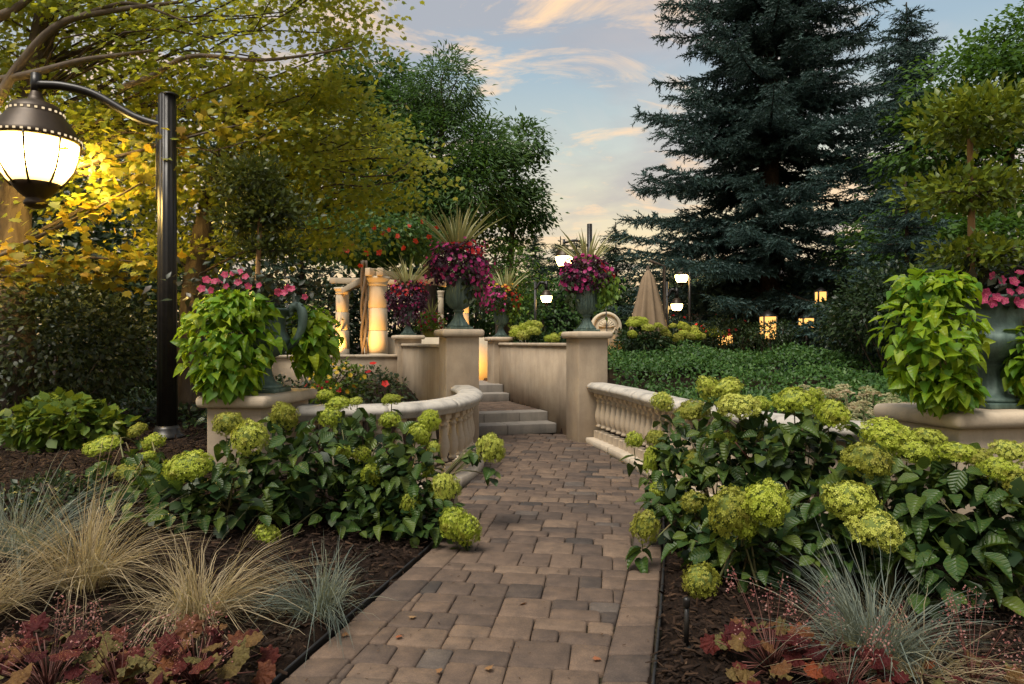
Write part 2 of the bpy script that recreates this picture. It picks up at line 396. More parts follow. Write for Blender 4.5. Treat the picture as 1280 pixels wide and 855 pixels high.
M['orangefl'] = leaf_mat('trumpet_flower', (.28, .012, .008), (.40, .028, .010), (.46, .06, .013), trans=.3)
M['yellowfl'] = leaf_mat('yellow_flower', (.45, .30, .015), (.60, .42, .02), (.65, .25, .02), trans=.3)
M['tanblade'] = leaf_mat('tan_grass', (.14, .13, .09), (.33, .26, .155), (.56, .46, .30), trans=.3, rough=.6)
M['blueblade'] = leaf_mat('blue_grass', (.075, .10, .085), (.14, .175, .15), (.27, .27, .19), trans=.25, rough=.6)
M['spike'] = leaf_mat('spike_blade', (.16, .19, .07), (.30, .30, .13), (.44, .40, .20), trans=.25)
M['sedum'] = leaf_mat('sedum_flower', (.26, .31, .14), (.42, .40, .22), (.50, .33, .24), trans=.2)
M['coral'] = leaf_mat('coral_bell', (.26, .06, .07), (.42, .16, .15), (.55, .32, .29), trans=.3)
m, t, b, o = newmat('hydrangea_floret')
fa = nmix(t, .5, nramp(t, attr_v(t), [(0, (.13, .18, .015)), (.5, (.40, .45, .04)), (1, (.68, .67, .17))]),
          nramp(t, obj_rand(t), [(0, (.22, .32, .03)), (.55, (.42, .50, .06)), (1, (.56, .56, .16))]))
br = nramp(t, nnoise(t, 1.6, 3, .5), [(.56, (0, 0, 0)), (.72, (1, 1, 1))])
fa = nmix(t, nmath(t, 'MULTIPLY', br, .45), fa, (.20, .11, .03))
fa = nmix(t, nmath(t, 'MULTIPLY', nramp(t, obj_rand(t), [(.10, (1, 1, 1)), (.2, (0, 0, 0))]), .4), fa, (.24, .16, .05))
t.links.new(fa, b.inputs['Base Color']); b.inputs['Roughness'].default_value = .6; b.inputs['Specular IOR Level'].default_value = .2
tr = t.nodes.new('ShaderNodeBsdfTranslucent'); mx = t.nodes.new('ShaderNodeMixShader'); mx.inputs[0].default_value = .3
t.links.new(fa, tr.inputs[0]); t.links.new(b.outputs[0], mx.inputs[1]); t.links.new(tr.outputs[0], mx.inputs[2]); t.links.new(mx.outputs[0], o.inputs[0])
M['floret'] = m

# ------------------------------------------------------------------ leaf templates (along +Y, normal +Z)
T_SIMPLE = (np.array([[0, 0, 0], [.26, .38, .05], [0, 1, -.12], [-.26, .38, .05], [0, .45, 0]], float), [np.array([[0, 1, 4], [1, 2, 4], [2, 3, 4], [3, 0, 4]])])
T_NARROW = (np.array([[0, 0, 0], [.13, .4, .03], [0, 1, -.14], [-.13, .4, .03]], float), [np.array([[0, 1, 2], [0, 2, 3]])])
T_ROUND = (np.array([[0, 0, 0], [.32, .25, .04], [.36, .6, .02], [0, 1, -.06], [-.36, .6, .02], [-.32, .25, .04], [0, .5, 0]], float),
           [np.array([[0, 1, 6], [1, 2, 6], [2, 3, 6], [3, 4, 6], [4, 5, 6], [5, 0, 6]])])
_m = [(0, 0), (.16, .08), (.42, .02), (.36, .2), (.56, .42), (.36, .44), (.34, .66), (.16, .6), (0, 1)]
_mm = _m + [(-x, y) for x, y in _m[-2:0:-1]]
T_MAPLE = (np.array([[x, y, -.10 * (x * x * 2 + (y - .4) ** 2)] for x, y in _mm] + [[0, .36, .02]], float),
           [np.array([[i, (i + 1) % len(_mm), len(_mm)] for i in range(len(_mm))])])
_b = []
_bf = []
for i in range(4):     # four-petal floret, flat in XY around origin
    a = i * np.pi / 2; k = len(_b)
    for rr, da, z in ((0, 0, 0), (.75, -.5, .12), (1.0, 0, .05), (.75, .5, .12)):
        _b.append([rr * math.cos(a + da), rr * math.sin(a + da), z])
    _bf += [[k, k + 1, k + 2], [k, k + 2, k + 3]]
T_FLORET = (np.array(_b, float), [np.array(_bf)])
_b = [[0, 0, 0]]
for i in range(10):
    a = i * np.pi / 5; rr = 1.0 if i % 2 == 0 else .78
    _b.append([rr * math.cos(a), rr * math.sin(a), .28])
T_BLOOM = (np.array(_b, float), [np.array([[0, i + 1, (i + 1) % 10 + 1] for i in range(10)])])

_b = [[0, 0, 0]]
for i in range(30):
    a = i * np.pi / 15; rr = .45 + .55 * abs(math.cos(2.5 * a)) ** .4
    _b.append([rr * math.cos(a), rr * math.sin(a), .30 - .10 * rr])
T_LOBED = (np.array(_b, float), [np.array([[0, i + 1, (i + 1) % 30 + 1] for i in range(30)])])
def leaf_mesh(name, outline, mat, fold=.12, droop=.18, rows=7, wave=.02, seed=0):
    """a single leaf: half-width outline(t) with midrib fold, droop and a wavy edge"""
    r2 = random.Random(seed)
    V, Q = [], []
    ts = np.linspace(0, 1, rows)
    for t_ in ts:
        hw = outline(t_)
        z = -droop * t_ ** 2
        wv = wave * math.sin(t_ * 17 + seed) + r2.uniform(-wave, wave) * .5
        back = -.10 * (1 - t_) ** 6 * hw * 3 + hw * .10
        V += [[-hw, t_ + back, z + hw * fold * 2 + wv], [-hw * .5, t_, z + hw * fold * .7 - abs(wv) * .5], [0, t_, z], [hw * .5, t_, z + hw * fold * .7 - abs(wv) * .5], [hw, t_ + back, z + hw * fold * 2 - wv]]
    for i in range(rows - 1):
        for j in range(4): Q.append([i * 5 + j, i * 5 + j + 1, i * 5 + j + 6, i * 5 + j + 5])
    me = np_mesh(name, V, [np.array(Q)], np.full(len(V), .5), True); me.materials.append(mat); return me
o_hyd = lambda q: .34 * max(0.0, math.sin(math.pi * min(1, q * .97 + .03) ** .82)) ** .8 * (1 + .05 * math.sin(q * 40)) + (.004 if q < .98 else 0)
o_pot = lambda q: .42 * (1 - q) ** .85 * min(1, (q + .10) * 5.0) ** .6 * (1.0 + .1 * math.sin(q * 3))
HYD = [leaf_mesh('hydrangea_leaf', o_hyd, M['hyd_leaf'], f, d, 9, w_, s) for f, d, w_, s in ((.22, .28, .018, 1), (.34, .45, .026, 2), (.15, .16, .02, 3), (.42, .65, .026, 4))]
POT = [leaf_mesh('sweet_potato_leaf', o_pot, M['potato'], f, d, 8, w_, s) for f, d, w_, s in ((.2, .3, .012, 1), (.35, .42, .016, 2), (.12, .15, .012, 3), (.42, .6, .016, 4))]
def heuch_mesh(seed):
    r2 = random.Random(seed); n = 35; V = [[0, .12, 0]]
    for ring, f in ((1, .55), (2, 1.0)):
        for i in range(n):
            a = R(-68) + (i / (n - 1)) * R(316)
            lob = 1 + (.10 * math.cos(i / (n - 1) * 2 * math.pi * 7 + math.pi) + .05 * math.cos(i * 2.1 + seed)) * (ring - 1 + .2)
            rr = .5 * f * lob
            z = .06 * math.cos(i / (n - 1) * 2 * math.pi * 7 + math.pi) * f - .10 * f * f + r2.uniform(-.012, .012)
            V.append([rr * math.cos(a - R(0)) , .42 + rr * math.sin(a) * 1.0, z])
    T = [[0, 1 + i, 2 + i] for i in range(n - 1)]
    Q = [[1 + i, 1 + n + i, 2 + n + i, 2 + i] for i in range(n - 1)]
    me = np_mesh('heuchera_leaf', V, [np.array(T), np.array(Q)], np.full(len(V), .5), True); me.materials.append(M['heuchera']); return me
HEU = [heuch_mesh(s) for s in (1, 2, 3)]

# ------------------------------------------------------------------ plan of the place (metres; camera at the origin, looking along +Y)
A18 = R(18)
U = np.array([-math.sin(A18), math.cos(A18)])      # direction the stairs climb
Vv = np.array([math.cos(A18), math.sin(A18)])      # across the stairs
CR = np.array([.925, 9.5])                         # front inner corner of the right gate pillar
CW = 1.43
CL = CR - CW * Vv
RISE = .145
LY = [(0, -1.55), (1.5, -1.25), (2.79, -.96), (3.29, -.85), (4.64, -.544), (5.5, -.45), (6.3, -.50), (6.9, -.42), (7.6, -.34), (8.4, -.36), (9.2, -.46)]
RY = [(0, -.15), (1.5, .2), (2.79, .56), (3.49, .74), (4.55, 1.0), (5.5, 1.2), (6.3, 1.36), (6.9, 1.40), (7.5, 1.36), (8.5, 1.22), (9.6, 1.04), (10.6, .95)]
ly, lx = zip(*LY); ry, rx = zip(*RY)
XL = lambda y: np.interp(y, ly, lx)
XR = lambda y: np.interp(y, ry, rx)
def smooth(a): a = np.clip(a, 0, 1); return a * a * (3 - 2 * a)
def gz(x, y):
    x = np.asarray(x, float); y = np.asarray(y, float)
    up = .58 * smooth((y - 8.3) / 4.5)
    left = .42 * smooth((XL(np.minimum(y, 9)) - .15 - x) / 2.6) * smooth((y - 1.5) / 3.5)
    right = .28 * smooth((x - XR(np.minimum(y, 9)) - .9) / 1.6) * smooth((y - 3.5) / 3)
    inl = smooth((x + 2.0) / .35) * smooth((y - 5.7) / .4)
    left = left * (1 - inl) + .04 * inl
    up = up * (1 - smooth((x + 2.6) / .4) * smooth((9.6 - y) / .8) * (x < .5))
    z = np.maximum(np.maximum(up, left), right) + .02
    s = (x - CL[0]) * Vv[0] + (y - CL[1]) * Vv[1]; l = (x - CL[0]) * U[0] + (y - CL[1]) * U[1]
    inside = (s > -.16) & (s < CW + .16) & (l > -1.0)
    z = np.where(inside, np.where(l < 1.5, -.06, np.where(l < 3.9, .0, .40)), z)
    kb = .25 * (y > 5.7); onpath = (x > XL(y) - .02 - kb) & (x < XR(y) + .02 + kb) & (y < 9.8)
    z = np.where(onpath, -.06, z)
    edge = np.minimum(np.abs(x - XL(y)), np.abs(x - XR(y)))
    near = (~onpath) & (edge < .25) & (y < 9)
    z = np.where(near, np.minimum(z, .02 + .0 * edge), z)
    return z

# ground: one sheet to the horizon
xs = np.unique(np.concatenate([np.linspace(-400, -30, 12), np.linspace(-30, -6, 30), np.arange(-6, 6, .11), np.linspace(6, 30, 30), np.linspace(30, 400, 12)]))
ys = np.unique(np.concatenate([np.linspace(-60, 0, 10), np.arange(0, 15, .11), np.linspace(15, 50, 50), np.linspace(50, 900, 14)]))
gx, gy = np.meshgrid(xs, ys)
gzz = gz(gx, gy) + rng.normal(0, .008, gx.shape) * ((gy < 14) & (np.abs(gx) < 6) & (gz(gx, gy) > -.01))
nx, ny = len(xs), len(ys)
i = np.arange(ny - 1)[:, None] * nx; j = np.arange(nx - 1)[None, :]
Q = np.stack([i + j, i + j + 1, i + nx + j + 1, i + nx + j], -1).reshape(-1, 4)
ground = part('ground', np_mesh('ground', np.stack([gx, gy, gzz], -1).reshape(-1, 3), [Q], None, True), M['mulch'], kind='structure')

# ------------------------------------------------------------------ path of tumbled pavers
def clip(poly, p, n):
    o = []
    for k in range(len(poly)):
        a, b_ = poly[k], poly[(k + 1) % len(poly)]
        da, db = (a - p) @ n, (b_ - p) @ n
        if da >= 0: o.append(a)
        if da * db < 0: o.append(a + (b_ - a) * da / (da - db))
    return np.array(o)
def poly_area(p):
    if len(p) < 3: return 0
    x, y = p[:, 0], p[:, 1]; return .5 * (x @ np.roll(y, -1) - y @ np.roll(x, -1))
def inset_round(p, gap, cut, jit):
    """inset a polygon by the joint, knock its corners off and roughen it"""
    c = p.mean(0); n = len(p)
    q = p + (c - p) * (gap / np.maximum(np.linalg.norm(c - p, axis=1), 1e-6))[:, None] * 1.4
    o = []
    for k in range(n):
        a, b_, d = q[k - 1], q[k], q[(k + 1) % n]
        la, ld = np.linalg.norm(a - b_), np.linalg.norm(d - b_)
        ca, cd_ = min(cut, la * .3), min(cut, ld * .3)
        o += [b_ + (a - b_) / la * ca, b_ + (d - b_) / ld * cd_]
    return np.array(o) + rng.normal(0, jit, (2 * n, 2))
path = part('path', (lambda yy: np_mesh('path', np.concatenate([np.stack([XL(yy) - .03, yy, np.full_like(yy, -.030)], -1), np.stack([XR(yy) + .03, yy, np.full_like(yy, -.030)], -1)]),
            [np.stack([np.arange(len(yy) - 1), np.arange(len(yy) - 1) + len(yy), np.arange(len(yy) - 1) + len(yy) + 1, np.arange(len(yy) - 1) + 1], -1)]))(np.linspace(.3, 10.5, 70)), M['sand'], kind='structure')
pavers = []
BW = .20
YB = 5.7                                            # border courses run up to where the balustrades begin
def border(fx, side):
    y = 1.6
    while y < YB:
        L = random.choice((.17, .24, .27, .31))
        y2 = min(y + L, YB)
        x1, x2 = fx(y), fx(y2)
        if side < 0: P = [(x1, y), (x1 + BW, y), (x2 + BW, y2), (x2, y2)]
        else: P = [(x1 - BW, y), (x1, y), (x2, y2), (x2 - BW, y2)]
        if y2 - y > .08: pavers.append(np.array(P, float))
        y = y2
border(XL, -1); border(XR, 1)
un = .066; rot = R(-8); ca, sa = math.cos(rot), math.sin(rot); org = np.array([-2.2, 1.2])
GW, GH = 68, 156
occ = np.zeros((GW, GH), bool)
for gx_ in range(GW):                               # columns first, so the long joints run across the path
    gy_ = 0
    while gy_ < GH:
        if occ[gx_, gy_]: gy_ += 1; continue
        W = 0
        while gy_ + W < GH and not occ[gx_, gy_ + W]: W += 1
        opts = [q for q in (2, 3, 3, 4) if q == W or (W - q) >= 2] or [W]
        h_ = random.choice(opts); w_ = random.choice((2, 3, 3, 4)) if h_ < 4 else random.choice((3, 4))
        if h_ == 2 and w_ == 2 and random.random() < .5: w_ = 3
        occ[gx_:gx_ + w_, gy_:gy_ + h_] = True
        P = np.array([(gx_, gy_), (gx_ + w_, gy_), (gx_ + w_, gy_ + h_), (gx_, gy_ + h_)], float) * un
        P = P @ np.array([[ca, sa], [-sa, ca]]) + org
        c = P.mean(0); y = c[1]; gy_ += h_
        if y < 1.7 or y > 10.4: continue
        bw = BW if y < YB else 0.0
        for fx, sgn in ((XL, 1), (XR, -1)):
            x0 = fx(y) + sgn * bw; tx = (fx(y + .2) - fx(y - .2)) / .4
            if len(P) >= 3: P = clip(P, np.array([x0, y]), np.array([sgn, -sgn * tx]))
        if len(P) >= 3 and y > 8.8:                  # stop at the first step
            P = clip(P, CR + 1.08 * U, -U)
        if len(P) >= 3 and poly_area(P) > .004: pavers.append(P)
pavers.sort(key=lambda p: p.mean(0)[1])
far = MB(); fv = 0
for k, P in enumerate(pavers):
    v = float(np.clip(rng.normal(.46, .19) - .06 * (P.mean(0)[0] > .5), 0, 1))
    if rng.random() < .05: v = 1.0
    q = inset_round(P, .0026, .012, .0012)
    z1 = rng.normal(0, .0025)
    tl = rng.normal(0, .008, 2)
    if k < 300:
        part('paver', MB().prism(q, -.05, z1, .009, v, tl).mesh('paver'), M['paver'], path, local=True)
    else: far.prism(q, -.05, z1, .009, v, tl)
if far.n: part('paver_field', far.mesh('paver_field'), M['paver'], path, local=True, kind='stuff')

# black plastic edging
for fx, sg, lab in ((XL, -1, 'black plastic edging strip between the tan grasses and the path'), (XR, 1, 'black plastic edging strip beside the small black path light')):
    yy = np.linspace(1.6, 5.75, 40); pp = np.stack([fx(yy) + sg * .018, yy], -1)
    e = MB().sweep([(-.004, -.05), (.004, -.05), (.004, .010), (.008, .015), (0, .021), (-.008, .015), (-.004, .010)], pp)
    tag(part('path_edging', e.mesh('edging', True), M['edging']), lab, 'edging', 'edging along the path')

# ------------------------------------------------------------------ pillars, walls, steps
def obox(mb, c, a, b, z0, z1, ax=Vv, ay=U):
    """box from plan corner c spanning a along ax and b along ay"""
    c = np.asarray(c, float); p = [c, c + a * ax, c + a * ax + b * ay, c + b * ay]
    if np.cross(p[1] - p[0], p[2] - p[1]) < 0: p = p[::-1]
    V = np.array([[*q, z0] for q in p] + [[*q, z1] for q in p])
    return mb.add(V, [[3, 2, 1, 0], [4, 5, 6, 7], [0, 1, 5, 4], [1, 2, 6, 5], [2, 3, 7, 6], [3, 0, 4, 7]])
def pillar(name, label, c, a, b, z0, z1, cap_h, over, ax=Vv, ay=U, group=None, mat='stucco', capmat='cast'):
    mid = np.asarray(c) + ax * a / 2 + ay * b / 2
    o = thing(name, label, 'pillar', (*mid, z0), group)
    part('shaft', obox(MB(), c, a, b, z0, z1 - cap_h, ax, ay).mesh('shaft'), M[mat], o, bevel=.012)
    s = 1 if a > 0 else -1
    cc = np.asarray(c) - s * over * ax - over * ay
    part('cap', obox(MB(), cc, a + 2 * s * over, b + 2 * over, z1 - cap_h, z1, ax, ay).mesh('cap'), M[capmat], o, bevel=cap_h * .42, seg=4)
    return o, mid
PW = .45
grp = 'stucco pillars beside the stairs'
_, PR1 = pillar('gate_pillar', 'tall stucco pillar at the foot of the steps, joined to the long closely set balustrade', CR, PW, PW, -.05, 1.55, .10, .065, group=grp)
_, PL1 = pillar('gate_pillar', 'tall stucco pillar at the foot of the steps, rising behind the curved end of the balustrade', CL, -PW, PW, -.05, 1.57, .10, .065, group=grp)
LF = 4.17
_, PR2 = pillar('gate_pillar', 'low stucco pillar at the head of the steps, at the far end of the long plain wall', CR + LF * U, PW, PW, .4, 1.50, .08, .06, group=grp)
_, PL2 = pillar('gate_pillar', 'low stucco pillar at the head of the steps, next to the lit column', CL + LF * U, -PW, PW, .4, 1.53, .08, .06, group=grp)
def garden_wall(label, c, a, b, z0, z1, ax=Vv, ay=U, nc=4):
    mid = np.asarray(c) + ax * a / 2 + ay * b / 2
    o = thing('garden_wall', label, 'wall', (*mid, z0))
    part('wall_body', obox(MB(), c, a, b, z0, z1 - .05, ax, ay).mesh('wall_body'), M['stucco'], o)
    s = 1 if a > 0 else -1
    for k in range(nc):
        cc = np.asarray(c) - s * .03 * ax + ay * (b * k / nc + (.002 if k else 0))
        part('coping_stone', obox(MB(), cc, a + s * .06, b / nc - .006, z1 - .05, z1, ax, ay).mesh('coping_stone'), M['cast'], o, bevel=.012)
    return o
garden_wall('plain stucco retaining wall running beside the steps, with flat coping', CR + .12 * Vv + PW * U, .25, LF - PW, -.05, 1.385)
garden_wall('shaded stucco wall between the tall pillar and the low pillar, behind the yellow flowers', CL - .12 * Vv + PW * U, -.25, LF - PW, -.05, 1.37)
# low wall carrying the pergola columns
WL0 = CL + LF * U - PW * Vv
garden_wall('low stucco parapet wall under the warmly lit columns', WL0 + .1 * U - 3.9 * Vv, .28, 3.9, .1, 1.16, ax=U, ay=Vv, nc=5)

SZ = [(1.1, 1), (1.48, 2), (3.5, 3), (3.9, 4)]
steps = thing('garden_steps', 'two short flights of grey stone steps between the stucco pillars', 'steps', (*(CL + .5 * CW * Vv + 1.1 * U), 0))
for k, (l0, n) in enumerate(SZ):
    dep = .40 if n in (1, 3) else (.36 if n == 2 else 1.6)
    wtot = CW + .24 - .006; off = -.12 + .003
    cuts = [0, .52, 1] if n != 2 else [0, .36, .71, 1]
    for a_, b_ in zip(cuts[:-1], cuts[1:]):
        c = CL + (off + a_ * wtot + .002) * Vv + l0 * U
        part('step_stone', obox(MB(), c, (b_ - a_) * wtot - .004, dep, n * RISE - .16 - (.15 if n in (2, 4) else 0), n * RISE).mesh('step_stone'), M['step'], steps, bevel=.014, seg=3)
# brick landing in herringbone between the flights
landing = part('landing', obox(MB(), CL - .118 * Vv + 1.86 * U, CW + .236, 1.66, .02, 2 * RISE - .022).mesh('landing'), M['sand'], kind='structure')
bl, bw_ = .20, .10
rc45 = math.cos(R(45))
def hb(i_, j_):
    """herringbone: unit cell rows shift by one brick width"""
    o = []
    x0, y0 = i_ * 4 * bw_ - j_ * bw_, j_ * bw_
    o.append([(x0, y0), (x0 + bl, y0), (x0 + bl, y0 + bw_), (x0, y0 + bw_)])
    x1 = x0 + bl
    o.append([(x1, y0), (x1 + bw_, y0), (x1 + bw_, y0 + bl), (x1, y0 + bl)])
    return o
for i_ in range(-16, 17):
    for j_ in range(-34, 35):
        for P in hb(i_, j_):
            P = np.array(P) - np.array([0, 0])
            P = P @ np.array([[rc45, rc45], [-rc45, rc45]]) + np.array([CW / 2, 2.68])
            c = P.mean(0)
            if not (-.35 < c[0] < CW + .35 and 1.6 < c[1] < 3.8): continue
            for p0, nn in (((-.115, 0), (1, 0)), ((CW + .115, 0), (-1, 0)), ((0, 1.865), (0, 1)), ((0, 3.495), (0, -1))):
                if len(P) >= 3: P = clip(P, np.array(p0, float), np.array(nn, float))
            if len(P) < 3 or poly_area(P) < .003: continue
            W2 = CL + P[:, 0:1] * Vv + P[:, 1:2] * U
            q = inset_round(W2, .003, .006, .0006)
            part('landing_brick', MB().prism(q, 2 * RISE - .04, 2 * RISE - .004 + rng.normal(0, .0015), .005, float(rng.uniform(.3, .7))).mesh('landing_brick'), M['paver'], landing, local=True)

# ------------------------------------------------------------------ balustrades
prof_b = [(.062, 0), (.062, .05), (.045, .055), (.040, .075), (.030, .09), (.036, .105), (.052, .15), (.060, .20), (.055, .25), (.040, .31), (.032, .37), (.030, .40), (.040, .405), (.040, .42), (.031, .428), (.031, .45), (.050, .465), (.056, .475)]
bal_me = MB()
bal_me.box((0, 0, .05), (.118, .118, .10)).lathe([(r_, z_ + .10) for r_, z_ in prof_b[2:]], 14).box((0, 0, .61), (.112, .112, .07))
bal_me = bal_me.mesh('baluster', False); bal_me.materials.append(M['cast'])
for p in bal_me.polygons:
    p.use_smooth = len(p.vertices) == 4 and p.area < .003
RAILP = [(-.10, .70), (.10, .70), (.125, .715), (.125, .735), (.145, .75), (.155, .775), (.145, .80), (.125, .815), (.09, .835), (-.09, .835), (-.125, .815), (-.145, .80), (-.155, .775), (-.145, .75), (-.125, .735), (-.125, .715)]
BASEP = [(-.17, -.06), (.17, -.06), (.17, .055), (.155, .07), (-.155, .07), (-.17, .055)]
FRZ = [(-.075, .662), (.075, .662), (.075, .702), (-.075, .702)]
def balustrade(label, pts, spacing, nseg):
    P = spline(pts, 160)
    o = thing('balustrade', label, 'balustrade', (*P[0], 0), 'curved balustrades')
    s = np.r_[0, np.cumsum(np.linalg.norm(np.diff(P, axis=0), axis=1))]
    for k in range(nseg):
        q = np.linspace(s[-1] * k / nseg + .002, s[-1] * (k + 1) / nseg - .002, 16)
        pp = np.stack([np.interp(q, s, P[:, 0]), np.interp(q, s, P[:, 1])], -1)
        part('rail', MB().sweep(RAILP, pp).mesh('rail'), M['rail'], o)
        part('base_stone', MB().sweep(BASEP, pp).mesh('base_stone'), M['base'], o)
    n = int(s[-1] / spacing)
    for k in range(n):
        q = (k + .5) * s[-1] / n
        x, y = np.interp(q, s, P[:, 0]), np.interp(q, s, P[:, 1])
        x2, y2 = np.interp(q + .05, s, P[:, 0]), np.interp(q + .05, s, P[:, 1])
        b_ = bpy.data.objects.new('baluster', bal_me); col.objects.link(b_); b_.parent = o
        b_.location = (x - P[0][0], y - P[0][1], .069); b_.rotation_euler = (0, 0, math.atan2(y2 - y, x2 - x))
    return P
BL = balustrade('curved stone balustrade with open balusters behind the hydrangeas beside the pergola', [(-.66, 8.99), (-.53, 8.4), (-.49, 7.7), (-.58, 7.0), (-.85, 6.45), (-1.3, 6.15), (-1.9, 6.1)], .19, 5)
BR = balustrade('long curved stone balustrade with closely set balusters below the green ground cover', [(1.19, 9.56), (1.43, 8.4), (1.57, 7.3), (1.72, 6.4), (1.95, 5.55), (2.3, 4.95), (2.72, 4.66)], .185, 6)

# near pedestals
def rotv(a): return np.array([math.cos(a), math.sin(a)]), np.array([-math.sin(a), math.cos(a)])
ax, ay = rotv(R(11))
_, PDR = pillar('urn_pedestal', 'broad stone pedestal under the large urn, at the end of the long balustrade', (2.70, 4.12), 1.0, .60, .0, .975, .10, .07, ax, ay, 'pedestals of the large urns', 'cast', 'cast')
ax2, ay2 = rotv(R(-7))
_, PDL = pillar('urn_pedestal', 'stone pedestal under the large handled urn, behind the hydrangeas near the street lamp', (-2.02, 5.50), -.47, .92, .1, .965, .10, .07, ax2, ay2, 'pedestals of the large urns', 'stucco', 'cast')
# ------------------------------------------------------------------ urns
gad = lambda z, th: 1 + .035 * np.abs(np.cos(12 * th)) * ((z > .30) & (z < .475)) + .05 * np.cos(10 * th) * ((z > .09) & (z < .25))
KR = [(.17, .035), (.172, .055), (.15, .07), (.11, .09), (.085, .14), (.075, .20), (.075, .25), (.09, .265), (.10, .28), (.085, .29), (.11, .305), (.17, .335), (.215, .38), (.238, .43), (.24, .465), (.225, .48), (.222, .49), (.21, .505), (.195, .55), (.19, .60), (.197, .645), (.215, .68), (.242, .70), (.252, .705), (.254, .72), (.235, .725), (.205, .69), (.18, .62)]
def big_urn(label, loc, rz, handles=True):
    o = thing('garden_urn', label, 'urn', loc, 'large verdigris urns'); o.rotation_euler = (0, 0, rz)
    part('foot', MB().box((0, 0, .0175), (.37, .37, .035)).mesh('foot'), M['verdigris'], o, True, bevel=.006)
    part('bowl', MB().lathe(KR, 96, mod=gad).mesh('bowl', True), M['verdigris'], o, True)
    for sgn in (-1, 1) if handles else ():
        h = []
        for a in np.linspace(-1.9, 2.3, 26):
            h.append((.0, 0, 0))
        pts = spline([(.17, 0, .37), (.25, 0, .40), (.315, 0, .47), (.352, 0, .56), (.362, 0, .655), (.342, 0, .725), (.296, 0, .752), (.26, 0, .728), (.25, 0, .69), (.268, 0, .668)], 34)
        pts[:, 0] *= sgn
        rr = np.interp(np.linspace(0, 1, 34), [0, .3, .65, .85, 1], [.022, .032, .042, .034, .018])
        part('handle', MB().tube(pts, rr, 12).mesh('handle', True), M['verdigris'], o, True)
    return o
UL = (PDL[0] + .02, PDL[1] - .03, .965); UR = (PDR[0] + .02, PDR[1], .975)
big_urn('large green bronze urn with a scrolled handle, overflowing with lime vines near the street lamp', UL, R(-4))
big_urn('large green bronze urn with a gadrooned bowl, on the broad pedestal by the sedum', UR, R(11))
flute = lambda z, th: 1 + .045 * np.cos(22 * th) * ((z > .25) & (z < .575)) + .05 * np.cos(14 * th) * ((z > .04) & (z < .17))
CP = [(.135, .03), (.14, .045), (.12, .06), (.09, .10), (.065, .15), (.052, .19), (.05, .21), (.07, .222), (.072, .235), (.055, .245), (.075, .255), (.115, .28), (.145, .325), (.158, .38), (.158, .44), (.15, .50), (.148, .55), (.158, .585), (.175, .605), (.182, .615), (.182, .63), (.16, .63), (.14, .56)]
def small_urn(label, loc, k=1.0):
    o = thing('fluted_urn', label, 'urn', loc, 'fluted urns on the stair pillars'); o.scale = (k, k, k); o.rotation_euler = (0, 0, A18)
    part('foot', MB().box((0, 0, .015), (.30, .30, .03)).mesh('foot'), M['verdigris'], o, True, bevel=.005)
    part('bowl', MB().lathe(CP, 88, mod=flute).mesh('bowl', True), M['verdigris'], o, True)
    return o
URNS = []
for lab, p, z, k in (('fluted green urn of the largest magenta bouquet, on the tall pillar behind the balustrade curve', PL1, 1.57, 1.08),
                     ('fluted green urn of pink petunias in front of the round stone fountain', PR1, 1.55, .98),
                     ('fluted green urn on the low pillar beside the lit column', PL2, 1.53, .92),
                     ('fluted green urn with orange and pink flowers on the low pillar by the plain wall', PR2, 1.50, .92)):
    small_urn(lab, (p[0], p[1], z), k); URNS.append((p[0], p[1], z + .62 * k))
# a small glazed pot farther back
po = thing('flower_pot', 'small yellowish pot of pink flowers behind the low pillar near the columns', 'pot', (*at(463 / 1 + 74, 418, 16.5)[:2], 1.35))
part('pot_body', MB().lathe([(.10, 0), (.13, .05), (.17, .2), (.18, .33), (.20, .36), (.19, .38), (.16, .33)], 20).mesh('pot_body', True), M['yellowfl'] if False else plain('glazed_pot', (.30, .26, .06), .35), po, True)
part('pot_stand', MB().lathe([(.14, -.75), (.14, -.70), (.08, -.66), (.08, -.06), (.13, -.02), (.13, 0)], 16).mesh('pot_stand', True), M['column'], po, True)
POT_TOP = np.array(po.location) + np.array([0, 0, .36])

